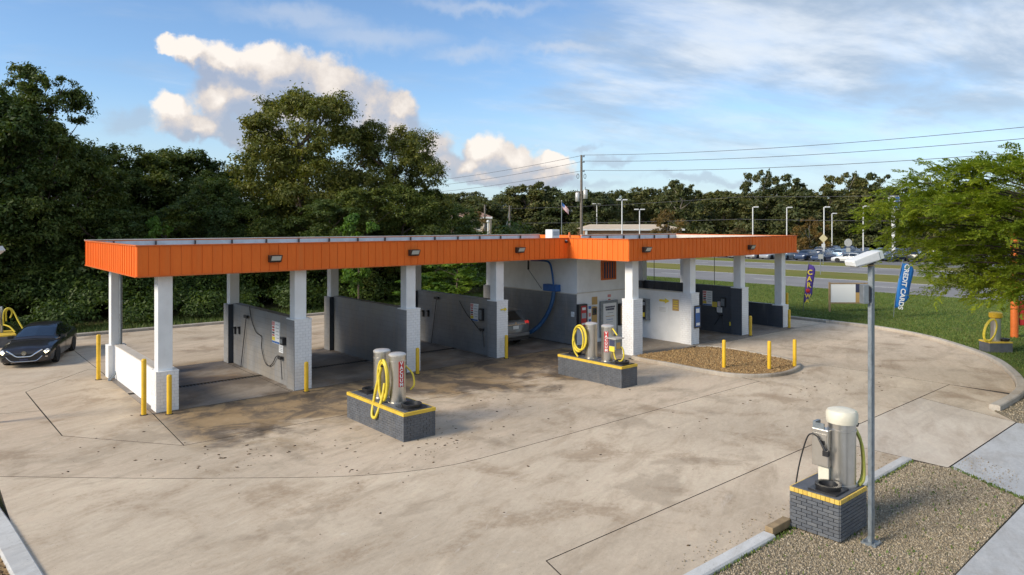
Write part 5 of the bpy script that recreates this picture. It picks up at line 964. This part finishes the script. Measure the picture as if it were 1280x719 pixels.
def trunk_mesh(name, seed, H_, L, r, m, n=8):
    rg = np.random.default_rng(seed + 99); mb = MB(); top = H_ * .72; pts = [(0, 0, -.2)]; 
    for k in range(1, 6): pts.append((rg.normal() * r * .6, rg.normal() * r * .6, top * k / 5))
    rs = [r * 1.35, r, r * .85, r * .68, r * .5, r * .3]; mb.tube(crom(pts, 2), list(np.interp(np.linspace(0, 5, 11), range(6), rs)), n)
    for (x, y, z, lr) in L[::2]:
        z0 = max(H_ * .12, min(top, z - sqrt(x * x + y * y) * .8)); f = z0 / top * 5; i = min(int(f), 4); base = Vector(pts[i]).lerp(Vector(pts[i + 1]), f - i); e = Vector((x, y, z)); mid = base.lerp(e, .5) + Vector((rg.normal() * .15, rg.normal() * .15, -.08 * (e - base).length)); mb.tube(crom([base, mid, e], 3), list(np.linspace(r * .38, r * .06, 7)), 5)
    return mb.mesh(name, m, 60)
TREES = {}
def tree_kind(key, variants, **kw):
    TREES[key] = []
    for k in range(variants):
        a = dict(kw); bark = a.pop('bark', M['bark']); tr = a.pop('trunk', .25); me, L = crown_mesh('crown', hash_(key) + k * 13, m=a.pop('m'), name_=None, **a) if False else crown_mesh('crown', hash_(key) + k * 13, a['H_'], a['R'], a['lobes'], a['leaves'], a['size'], a['cb'], a['m'], a.get('flat', .75), 0, a.get('top', 1.0), a.get('lobe_r', (.22, .40)))
        TREES[key].append((me, trunk_mesh('trunk', hash_(key) + k * 13, a['H_'], L, tr, bark), a['H_'], a['R']))
def hash_(s): return sum(ord(c) * (i + 3) for i, c in enumerate(s)) % 1000
def plant_tree(key, k, u, v, H_, R, name, label, group, rz=None, z=0.0):
    me, tm, h0, r0 = TREES[key][k % len(TREES[key])]; t = thing(name, label, 'tree', (u, v, z), group); s = (R / r0, R / r0, H_ / h0); t.scale = s; t.rotation_euler = (0, 0, random.uniform(0, 6.28) if rz is None else rz)
    link('trunk', tm, t); link('crown', me, t); return t
tree_kind('oak', 2, H_=16, R=7.5, lobes=64, leaves=95000, size=.145, cb=.12, m=M['leaf_oak'], trunk=.42, lobe_r=(.20, .34))
tree_kind('wood', 4, H_=12, R=4.2, lobes=44, leaves=48000, size=.13, cb=.06, m=M['leaf_wood'], trunk=.22, lobe_r=(.26, .42))
tree_kind('tall', 1, H_=15.5, R=4.0, lobes=46, leaves=46000, size=.125, cb=.08, m=M['leaf_wood'], trunk=.26, lobe_r=(.20, .34))
tree_kind('far', 5, H_=14, R=6.0, lobes=44, leaves=17000, size=.32, cb=.02, m=M['leaf_far'], trunk=.30, lobe_r=(.24, .40)); tree_kind('fine', 2, H_=14, R=5.5, lobes=26, leaves=8000, size=.30, cb=.42, m=M['leaf_far'], trunk=.30, bark=M['bark_far'], lobe_r=(.16, .28))
tree_kind('brown', 1, H_=6, R=3.4, lobes=16, leaves=8000, size=.16, cb=.12, m=M['leaf_brown'], trunk=.12, bark=M['bark_far']); tree_kind('sapling', 1, H_=6, R=1.9, lobes=12, leaves=6000, size=.15, cb=.2, m=M['leaf_fresh'], trunk=.08)
def ztop(y, D): return CAM_H + (HOR - y) * D / FPX
wl = [('wood', -70, 41, 98, 4.8), ('wood', -12, 42, 118, 4.6), ('tall', 50, 43, 80, 3.4), ('wood', 8, 50, 112, 4.6), ('wood', 98, 46, 178, 3.9), ('wood', 135, 52, 192, 4.2), ('wood', 172, 54, 184, 4.4), ('wood', 208, 56, 186, 4.2), ('wood', 240, 58, 190, 4.4), ('wood', 268, 50, 222, 3.0), ('wood', 290, 60, 205, 4.0),
      ('wood', 318, 50, 252, 3.6), ('wood', 70, 60, 165, 5.0), ('wood', 455, 52, 235, 3.8), ('wood', 410, 50, 250, 3.6), ('wood', 505, 54, 232, 3.6), ('wood', 540, 60, 238, 3.4), ('wood', 30, 42, 250, 3.6), ('wood', 118, 44, 262, 3.2), ('wood', 205, 47, 255, 3.4), ('wood', 355, 66, 235, 4.4), ('wood', 250, 70, 225, 5), ('wood', 150, 72, 215, 5), ('wood', 566, 72, 252, 3.6), ('wood', -150, 46, 110, 5.5), ('wood', -110, 60, 120, 5.5)]
wl_s = sorted([a for a in wl if a[1] >= -40], key=lambda a: a[1])
for j, a in enumerate(wl):
    key, px, D, ty_, R = a; u, v = at(px, D)
    if a in wl_s: lab = '%s dark %s, %s from the left in the wood behind the lot' % ({'wood': 'bushy', 'tall': 'tall slender'}[key], 'broadleaf tree', ORD[wl_s.index(a)])
    else: lab = 'dark broadleaf tree of the wood just beyond the left edge, %s one' % ('nearer' if D < 45 else 'middle' if D < 50 else 'farther')
    plant_tree(key, j, u, v, ztop(ty_, D), R, 'woodland_tree', lab, 'trees of the wood behind the lot')
u, v = at(378, 57); plant_tree('oak', 0, u, v, ztop(112, 57), 6.6, 'oak_tree', 'big rounded oak, the taller of the pair behind the canopy', 'pair of big oaks', .6); u, v = at(488, 60); plant_tree('oak', 1, u, v, ztop(156, 60), 5.6, 'oak_tree', 'lower oak leaning against the right side of the tallest oak', 'pair of big oaks', 2.1)
u, v = at(198, 45); plant_tree('sapling', 0, u, v, ztop(272, 45), 1.1, 'sapling', 'bright green sapling just showing above the left canopy', None); u, v = at(448, 46); plant_tree('sapling', 0, u, v, ztop(268, 46), 1.5, 'sapling', 'yellowish green sapling before the foot of the big oaks', None, 1.0)
for (px, D, y, R, l) in [(572, 47, 318, 2.4, 'sunlit yellow-green bush seen past the white room corner'), (545, 50, 322, 2.2, 'sunlit green bush seen between the second and third columns'), (520, 46, 345, 1.8, 'low sunlit bush behind the wall with the foam brush')]:
    u, v = at(px, D); plant_tree('sapling', 0, u, v, ztop(y, D), R, 'bush', l, None, px * .3)
fl_ = []
rt = random.Random(5)
tops = {548: 238, 575: 244, 600: 250, 632: 243, 655: 233, 688: 238, 712: 238, 745: 240, 772: 240, 805: 237, 842: 230, 878: 240, 905: 242, 935: 238, 968: 236, 1000: 238, 1035: 236, 1070: 236, 1100: 234, 1130: 232, 1165: 236, 1200: 236, 1235: 238, 1270: 238, 1305: 236}
n_ = len(tops); 
for j, (px, ty_) in enumerate(sorted(tops.items())):
    D = rt.uniform(150, 176); u, v = at(px, D); plant_tree('far', j, u, v, ztop(ty_ + rt.uniform(-3, 3), D), rt.uniform(6.2, 8.0), 'roadside_tree', 'dense green tree, %s from the left in the far tree line across the road' % ORD[j], 'far tree line')
for j, (px, ty_, D) in enumerate([(668, 229, 165), (735, 238, 180), (850, 227, 150), (952, 213, 160), (985, 220, 165), (1058, 216, 160), (1092, 217, 172), (905, 238, 185)]):
    u, v = at(px, D); plant_tree('fine', j, u, v, ztop(ty_, D), rt.uniform(4.5, 5.8), 'open_crowned_tree', 'tall open-crowned tree rising above the far tree line, %s from the left' % ORD[[668, 735, 850, 905, 952, 985, 1058, 1092].index(px)], 'tall trees above the far tree line')
for j in range(30):
    px = 530 + j * 27 + rt.uniform(-6, 6); D = rt.uniform(185, 215); u, v = at(px, D); plant_tree('far', j + 2, u, v, ztop(rt.uniform(239, 247), D), rt.uniform(8, 10), 'background_tree', 'hazy green tree behind the far tree line, %s from the left' % ORD[j], 'back row of far trees')
for px, D, y, R, l in [(1012, 118, 272, 3.4, 'small brown-leaved tree above the parked cars right of the canopy end'), (925, 125, 284, 2.6, 'small thin brown tree behind the right end of the canopy'), (594, 112, 262, 2.6, 'brownish tree before the cream building far behind the roof'), (835, 122, 262, 3.6, 'brownish tree before the far beige building')]:
    u, v = at(px, D); plant_tree('brown', 0, u, v, ztop(y, D), R, 'brown_tree', l, None)
# undergrowth at the edge of the wood
def leafy_mass(name, cs, per, size, m, label):
    cs = np.array(cs); n = len(cs) * per; C = np.repeat(cs, per, 0); d = RNG.normal(size=(n, 3)); d /= np.linalg.norm(d, axis=1)[:, None]; d[:, 2] = np.abs(d[:, 2]) * .9 - .15; Pn = C[:, :3] + d * (C[:, 3] * (1 - .5 * RNG.random(n) ** 2) * (1 + .2 * RNG.normal(size=n)))[:, None]; Pn[:, 2] = np.maximum(Pn[:, 2], .05)
    nrm = d + RNG.normal(size=(n, 3)) * .6 + np.array([0, 0, .5]); nrm /= np.linalg.norm(nrm, axis=1)[:, None]; t = np.cross(nrm, RNG.normal(size=(n, 3))); t /= np.linalg.norm(t, axis=1)[:, None]; b = np.cross(nrm, t); s = size * RNG.uniform(.5, 1.4, n)[:, None]; V = np.stack([Pn - t * s, Pn + b * s * .45, Pn + t * s, Pn - b * s * .45], 1); o = link(name, np_mesh(name, V, 4, m)); tag(o, label, 'undergrowth', kind='stuff')
cs = [];
for k in range(210):
    u = RNG.uniform(-14, 42); dv = RNG.random() ** 1.3 * 9; r = RNG.uniform(.6, 1.5) * (1 + dv * .06); cs.append((u, 43.0 + dv, r * RNG.uniform(.2, .9) + dv * .18, r))
leafy_mass('undergrowth', cs, 620, .105, M['leaf_bush'], 'tangled green undergrowth along the edge of the wood behind the rear kerb')
cs = [(RNG.uniform(-16, 48), 48 + RNG.random() * 16, RNG.uniform(.8, 4.5), RNG.uniform(1.2, 2.2)) for k in range(120)]
leafy_mass('undergrowth', cs, 260, .24, M['leaf_wood'], 'dark understorey filling the inside of the wood')
cs = [(*at(RNG.uniform(530, 1290), RNG.uniform(142, 158)), RNG.uniform(.5, 5.0), RNG.uniform(1.6, 3.0)) for k in range(130)]
leafy_mass('undergrowth', cs, 160, .36, M['leaf_far'], 'dark hedge-like undergrowth below the far tree line')
# grass tufts: a rough sward on the lawn and weeds behind the rear kerb
def blades(name, P, h, m, label):
    n = len(P); a = RNG.uniform(0, 6.28, n); w = RNG.uniform(.012, .03, n); hh = h * RNG.uniform(.5, 1.5, n); lean = RNG.normal(size=(n, 2)) * .35 * hh[:, None]; dx = np.stack([np.cos(a) * w, np.sin(a) * w, np.zeros(n)], 1); tip = P + np.column_stack([lean, hh]); V = np.stack([P - dx, P + dx, tip], 1); o = link(name, np_mesh(name, V, 3, m)); tag(o, label, 'grass', kind='stuff')
P1 = scatter_pts([p for p in lawn if -1 < p[1] < 60] + [(31, 0), (60.4, 0), (60.4, 55), (41.6, 55)] if False else [(41.6, 2), (60.4, 2), (60.4, 46), (41.6, 46)], 120000, .085); P2 = scatter_pts([p for p in ARCS if p[0] > 31 and p[1] < 21] [::1] and ([(x + .35, y - .35) for x, y in ARCS if x > 31 and y < 21.5] + [(32, 1), (41.6, 1), (41.6, 21)]), 26000, .085)
blades('grass', np.vstack([P1, P2]), .06, M['blade'], 'short green lawn grass between the curved kerb and the road')
P3 = scatter_pts([(-6, 41.55), (41, 41.55), (41, 45), (-6, 45)], 22000, .03); blades('grass', P3, .22, M['blade'], 'unmown grass and weeds along the rear kerb')
P4 = np.vstack([np.column_stack([RNG.uniform(9.4, 18.3, 500), 6.53 + RNG.normal(size=500) * .03, np.full(500, -.02)]), np.column_stack([17.5 + (t_ := RNG.random(260)) * 1.0, 4.1 + t_ * 1.65 + RNG.normal(size=260) * .04, np.full(260, -.02)]), scatter_pts(GR1, 500, -.02)]); blades('grass', P4, .05, M['blade'], 'sparse weeds sprouting along the gravel edge and kerb')
# feathery tree at the right edge
def spray_tree():
    u, v = at(1304, 24); rg = np.random.default_rng(4); base = Vector((u, v, 0)); t = thing('feathery_tree', 'bright green feathery tree leaning in at the right edge beside the lot', 'tree', (u, v, -.03))
    mb = MB(); H_ = 7.7; mb.tube(crom([(0, 0, -.2), (.05, .02, 2), (-.03, .05, 4.2), (.04, 0, 6.4), (0, 0, H_)], 4), list(np.linspace(.17, .02, 17)), 10); tips = []
    for k in range(120):
        q = (k / 119) ** 1.15; z = 3.4 + (H_ - 3.7) * q; ln = (6.1 * sqrt(max(.0, 1 - (q * .96) ** 2)) * (.40 + .60 * min(1, q * 2.4)) + .3) * rg.uniform(.66, 1.05); a = k * 2.399 + rg.normal() * .3; up = .22 + q * .38
        pts = []
        for i in range(7):
            f = i / 6; pts.append(Vector((cos(a + .15 * f) * ln * f, sin(a + .15 * f) * ln * f, z + ln * (up * f - .30 * f * f))))
        mb.tube(pts, list(np.linspace(.040, .007, 7)), 5)
        for i in range(max(5, int(ln * 3.8))):
            f = .18 + .82 * rg.random() ** .75; x = f * 6; j = min(int(x), 5); p = pts[j].lerp(pts[j + 1], x - j); d = (pts[j + 1] - pts[j]).normalized(); side = Vector((-d.y, d.x, 0)).normalized() * rg.choice([-1, 1]); sub = (d * rg.uniform(.3, 1) + side * rg.uniform(.2, 1) + Vector((0, 0, rg.uniform(-.25, .55)))).normalized(); sl_ = rg.uniform(.5, 1.15)
            for w_ in range(8):
                g2 = .1 + .9 * w_ / 7; s2 = Vector((-sub.y, sub.x, 0)).normalized() * (1 if w_ % 2 else -1); tips.append((p + sub * sl_ * g2 - Vector((0, 0, .22 * sl_ * g2 * g2)), (sub * rg.uniform(.5, 1) + s2 * rg.uniform(.2, .9) + Vector((0, 0, rg.uniform(-.35, .50)))).normalized(), rg.uniform(.26, .52)))
    part('trunk', mb, M['bark'], t, smooth=60, world=False)
    n = len(tips); m = 11; A = np.array([list(p) for p, d, l in tips]); Dv = np.array([list(d) for p, d, l in tips]); Ln = np.array([l for p, d, l in tips]); up = np.array([0, 0, 1.0]); S_ = np.cross(Dv, up); S_ /= np.linalg.norm(S_, axis=1)[:, None] + 1e-9; N_ = np.cross(S_, Dv); tw = rg.normal(size=n) * .5; S2 = S_ * np.cos(tw)[:, None] + N_ * np.sin(tw)[:, None]; quads = []
    for i in range(m):
        f = (i + .5) / m; c = A + Dv * (Ln * f)[:, None] - up * (.20 * Ln * f * f)[:, None]; L2 = .125 * (1 - .55 * f) * (.6 + .4 * min(1, f * 4))
        for sg in (1, -1):
            dr = S2 * sg * .85 + Dv * .55 + rg.normal(size=(n, 3)) * .18 - up * .12; dr /= np.linalg.norm(dr, axis=1)[:, None]; wv = np.cross(dr, N_ + rg.normal(size=(n, 3)) * .3); wv /= np.linalg.norm(wv, axis=1)[:, None] + 1e-9; w = wv * .024; l = dr * L2 * rg.uniform(.8, 1.25, n)[:, None]; quads.append(np.stack([c, c + l * .5 + w, c + l, c + l * .5 - w], 1))
    link('crown', np_mesh('crown', np.concatenate(quads), 4, M['leaf_spray']), t)
spray_tree()

# ------------------------------------------------------------------ roadside and far things
def wire(a, b, sag, r, label, grp, n=24):
    a, b = Vector(a), Vector(b); pts = [a.lerp(b, k / n) - Vector((0, 0, sag * 4 * (k / n) * (1 - k / n))) for k in range(n + 1)]; o = part('overhead_wire', MB().tube(pts, r, 5), M['wire'], None); tag(o, label, 'wire', grp)
UX, PV = 55.0, 52.7
def util_pole(u, v, H_, label, trans=False):
    t = thing('utility_pole', label, 'utility pole', (u, v, 0)); part('post', MB().tube([(0, 0, -.3), (0, 0, H_)], [.19, .12], 12), M['pole_wood'], t, world=False, smooth=40)
    for z in (H_ - .15, H_ - .75, H_ - 1.75): part('insulator', MB().tube([(0, 0, z - .1), (ST * .28, -CT * .28, z)], .03, 6).tube([(ST * .28, -CT * .28, z - .08), (ST * .28, -CT * .28, z + .12)], .06, 8), M['black_metal'], t, world=False)
    if trans:
        for sg, z in ((-1, H_ - 4.5), (1, H_ - 4.2)): tr_ = part('transformer', MB().lathe([(.20, z - .55), (.24, z - .5), (.24, z + .35), (.16, z + .45), (.0, z + .47)], (ST * sg * .42, -CT * sg * .42, 0), 16), M['lid'], t, smooth=40, world=False); part('bushing', MB().tube([(ST * sg * .42, -CT * sg * .42, z + .45), (ST * sg * .42, -CT * sg * .42, z + .75)], .03, 6), M['bronze'], tr_, world=False)
        for sg in (-1, 1): part('cutout_ring', MB().tube([(ST * sg * .38 + ST * .12 * cos(a), -CT * sg * .38 - CT * .12 * cos(a), H_ - 2.3 + .26 * sin(a)) for a in np.linspace(0, 6.28, 13)], .03, 6), M['black_metal'], t, world=False)
        part('crossarm', MB().obox((0, 0, H_ - 4.0), (ST * .7, -CT * .7, 0), (CT * .05, ST * .05, 0), (0, 0, .06)), M['pole_wood'], t, world=False)
    return t
HP = 13.2
util_pole(UX, PV, HP, 'tall wooden utility pole with two grey transformers behind the canopy corner', True); util_pole(UX, 118, HP - .5, 'utility pole of the roadside line hidden behind the big oaks'); util_pole(UX, -14, HP, 'utility pole of the roadside line beyond the right edge')
for k, (z, s) in enumerate(((HP, 1.2), (HP - .65, 1.3), (HP - 1.65, 1.2))):
    nm = ('top', 'middle', 'lowest')[k]; wire((UX + ST * .28, PV - CT * .28, z), (UX, -14, z), s, .022, '%s power wire running right from the transformer pole' % nm, 'power wires'); wire((UX + ST * .28, PV - CT * .28, z), (UX, 118, z - .5), s, .022, '%s power wire running left from the transformer pole' % nm, 'power wires')
wire((98.5, -20, 10.2), (98.5, 60, 10.0), .7, .022, 'thin far wire, right span of the far roadside line', 'far wires'); wire((98.5, 60, 10.0), (98.5, 150, 9.8), .8, .022, 'thin far wire, left span of the far roadside line', 'far wires'); wire((98.5, -20, 6.6), (98.5, 60, 6.5), .5, .025, 'lower far wire, right span of the far roadside line', 'far wires'); wire((98.5, 60, 6.5), (98.5, 150, 6.4), .5, .025, 'lower far wire, left span of the far roadside line', 'far wires')
for px, D, y, l, guy in [(606, 112, 256, 'thin far utility pole before the cream building', False), (637, 105, 257, 'far utility pole with a slanting guy wire', True)]:
    u, v = at(px, D); t = util_pole(u, v, ztop(y, D), l)
    if guy: part('guy_wire', MB().tube([(0, 0, ztop(y, D) - .5), (-ST * 1.4, CT * 1.4, 0)], .05, 5), M['galv'], t, world=False)
def lot_lamp(px, D, y, label, heads=1, r=.09):
    u, v = at(px, D); H_ = ztop(y, D); t = thing('lot_lamp', label, 'lamp post', (u, v, 0), 'lamp posts of the far lots'); part('post', MB().tube([(0, 0, -.2), (0, 0, H_)], [r * 1.2, r], 8), M['far_white'], t, world=False, smooth=40); part('base', MB().cyl(0, 0, -.1, .6, .25, 12), M['concrete_pale'].copy() if False else M['kerb'], t, world=False)
    for sg in ((1,) if heads == 1 else (-1, 1)): part('lamp_head', MB().obox((ST * sg * .55, -CT * sg * .55, H_ + .02), (ST * .38, -CT * .38, 0), (CT * .2, ST * .2, 0), (0, 0, .10)), M['far_white'], t, world=False, bevel=.03); part('arm', MB().tube([(0, 0, H_ - .1), (ST * sg * .4, -CT * sg * .4, H_)], .04, 5), M['far_white'], t, world=False)
for a in [(941, 118, 259, 'white lamp post behind the right wing, leftmost of the car lot'), (983.5, 120, 259.5, 'white lamp post just above the right end of the canopy'), (1030, 114, 259, 'white lamp post behind the yellow diamond sign'), (1040, 140, 267, 'slim lamp post close right of the diamond sign, farther off'), (1079, 114, 258, 'white lamp post left of the feathery tree'), (777.5, 120, 250, 'lamp post with two white heads before the beige building', 2), (746, 150, 255, 'thin lamp post right of the transformer pole', 2), (799.5, 125, 262, 'lamp post with white heads right of the two-headed one', 2)]: lot_lamp(*a)
u, v = at(610, 95); t = thing('lot_lamp', 'short white globe lamp post above the roof near the far poles', 'lamp post', (u, v, 0)); part('post', MB().tube([(0, 0, 0), (0, 0, ztop(279, 95))], .1, 8), M['far_white'], t, world=False); part('globe', MB().lathe([(.05, 0), (.2, .12), (.2, .3), (.05, .42)], (0, 0, ztop(279, 95)), 12), M['far_white'], t, smooth=60, world=False)
# national flag
u, v = at(702, 118); H_ = ztop(252, 118); t = thing('flagpole', 'flagpole with a limp striped flag left of the transformer pole', 'flagpole', (u, v, 0)); part('pole', MB().tube([(0, 0, 0), (0, 0, H_)], .06, 8), M['galv'], t, world=False); part('finial', MB().lathe([(.02, 0), (.11, .1), (.02, .2)], (0, 0, H_), 10), M['far_white'], t, world=False)
fm = MB(); 
for i in range(7):
    for j in range(13):
        def q(a, b): x = a / 7 * 1.15; return (ST * (x + .05) + CT * .06 * sin(x * 6), -CT * (x + .05) + ST * .06 * sin(x * 6), H_ - .12 - (b / 13) * .95 - x * 1.0)
        fm.quad(q(i, j), q(i, j + 1), q(i + 1, j + 1), q(i + 1, j), 2 if (i < 3 and j < 7) else (0 if j % 2 == 0 else 1))
M['flag_red'] = mat('flag_red', (.45, .06, .08), .8); part('flag', fm, [M['flag_red'], M['white_print'], M['blue_print']], t, world=False)
# road signs
def sign_post(px, py, label, H_, kind):
    u, v = G(px, py); t = thing('road_sign', label, 'road sign', (u, v, 0)); part('post', MB().tube([(0, 0, -.2), (0, 0, H_)], .045, 6), M['galv'], t, world=False); A = Vector((ST, -CT, 0)); N_ = Vector((-CT, -ST, 0)); Z = Vector((0, 0, 1))
    def poly(n, r, z, rot, m, nm='plate'): c = Vector((0, 0, z)); P = [c + A * r * cos(rot + 2 * pi * k / n) + Z * r * sin(rot + 2 * pi * k / n) for k in range(n)]; part(nm, MB().add([p + N_ * .06 for p in P] + [p + N_ * .05 for p in P], [tuple(range(n)), tuple(range(n, 2 * n))[::-1]] + [(i, (i + 1) % n, n + (i + 1) % n, n + i) for i in range(n)]), m, t, world=False)
    if kind == 'diamond': poly(4, .62, H_ - .6, 0, M['yellow_cream']); poly(4, .36, H_ - 1.65, pi / 4, M['far_white'])
    if kind == 'octagon': poly(8, .58, H_ - .6, pi / 8, M['lid']); poly(4, .42, H_ - 1.6, pi / 4, M['lid'])
    if kind == 'small': poly(4, .36, H_ - .35, pi / 4, M['lid'])
M['yellow_cream'] = worn('yellow_cream', (.72, .62, .35), .6, .08, 3)
sign_post(1029, 330.5, 'pale yellow diamond road sign beyond the far carriageway', 4.3, 'diamond'); sign_post(1060, 331, 'grey octagonal sign seen from behind, beside the white saloon', 3.7, 'octagon'); sign_post(1025.5, 343.5, 'small square sign on a thin post in the median', 2.4, 'small')
u, v = G(1268, 424); t = thing('orange_sign_post', 'thick orange post with a red board at the right edge', 'sign', (u, v, .05)); part('post', MB().tube([(0, 0, -.2), (0, 0, 5.2)], .17, 16), M['orange'], t, smooth=40, world=False); part('red_board', MB().obox((ST * .62, -CT * .62, 1.25), (ST * .38, -CT * .38, 0), (CT * .05, ST * .05, 0), (0, 0, .62)), M['red'], t, world=False, bevel=.03); part('yellow_block', MB().obox((ST * .68 - CT * .055, -CT * .68 - ST * .055, 1.15), (ST * .12, -CT * .12, 0), (CT * .006, ST * .006, 0), (0, 0, .2)), M['yellow_print'], t, world=False)
u, v = at(1117, 108); t = thing('pylon_sign', 'white and blue pylon sign showing through the branches at right', 'sign', (u, v, 0)); zt_, zb_ = ztop(245, 108), ztop(262, 108); part('pole', MB().tube([(0, 0, 0), (0, 0, zt_)], .3, 10), M['far_white'], t, world=False); part('cabinet', MB().obox((0, 0, (zt_ + zb_) / 2), (ST * .85, -CT * .85, 0), (CT * .2, ST * .2, 0), (0, 0, (zt_ - zb_) / 2)), M['far_white'], t, world=False); part('blue_panel', MB().obox((ST * .42 - CT * .21, -CT * .42 - ST * .21, (zt_ + zb_) / 2), (ST * .36, -CT * .36, 0), (CT * .006, ST * .006, 0), (0, 0, (zt_ - zb_) / 2 - .12)), M['blue_print'], t, world=False)
# far buildings
def building(px0, px1, D, ytop, label, wallm, roofm, nwin, depth=12, storeys=1, rf_h=1.0):
    (u0, v0), (u1, v1) = at(px0, D), at(px1, D); w = sqrt((u1 - u0) ** 2 + (v1 - v0) ** 2); H_ = ztop(ytop, D); t = thing('far_building', label, 'building', ((u0 + u1) / 2, (v0 + v1) / 2, 0), rz=yaw)
    part('wall', MB().box(-w / 2, w / 2, 0, depth, -.2, H_ - rf_h), M[wallm], t, world=False); hh = H_ - rf_h
    part('roof', MB().add([(-w / 2 - .5, -.6, hh), (w / 2 + .5, -.6, hh), (w / 2 + .5, depth + .5, hh), (-w / 2 - .5, depth + .5, hh), (-w / 2 + 2, depth / 2, H_), (w / 2 - 2, depth / 2, H_)], [(0, 1, 5, 4), (1, 2, 5), (2, 3, 4, 5), (3, 0, 4), (3, 2, 1, 0)]), M[roofm], t, world=False)
    for s in range(storeys):
        for k in range(nwin):
            x = -w / 2 + w * (k + .5) / nwin; z = (hh / storeys) * (s + .35); o = part('window', MB().box(x - w / nwin * .28, x + w / nwin * .28, -.03, .02, z, z + hh / storeys * .42), M['far_white'], t, world=False); part('pane', MB().box(x - w / nwin * .23, x + w / nwin * .23, -.05, -.031, z + .12, z + hh / storeys * .42 - .12), M['far_glass'], o, world=False)
    part('eaves_board', MB().box(-w / 2 - .5, w / 2 + .5, -.62, -.55, hh - .3, hh), M['far_white'], t, world=False); part('column', MB().box(-w / 2 + .2, -w / 2 + .6, -.5, -.1, 0, hh - .3), M['far_white'], t, world=False)
building(564, 612, 122, 264, 'cream two-storey building far behind the roof, half hidden by a brown tree', 'far_cream', 'far_roof', 5, 12, 2); building(730, 852, 136, 280.5, 'long low beige building with white eaves far behind the roof', 'far_brick', 'far_cream', 11, 14, 1, .9); building(872, 935, 175, 284, 'low pale building far behind the right wing', 'far_white', 'far_roof', 6, 12, 1, .8)
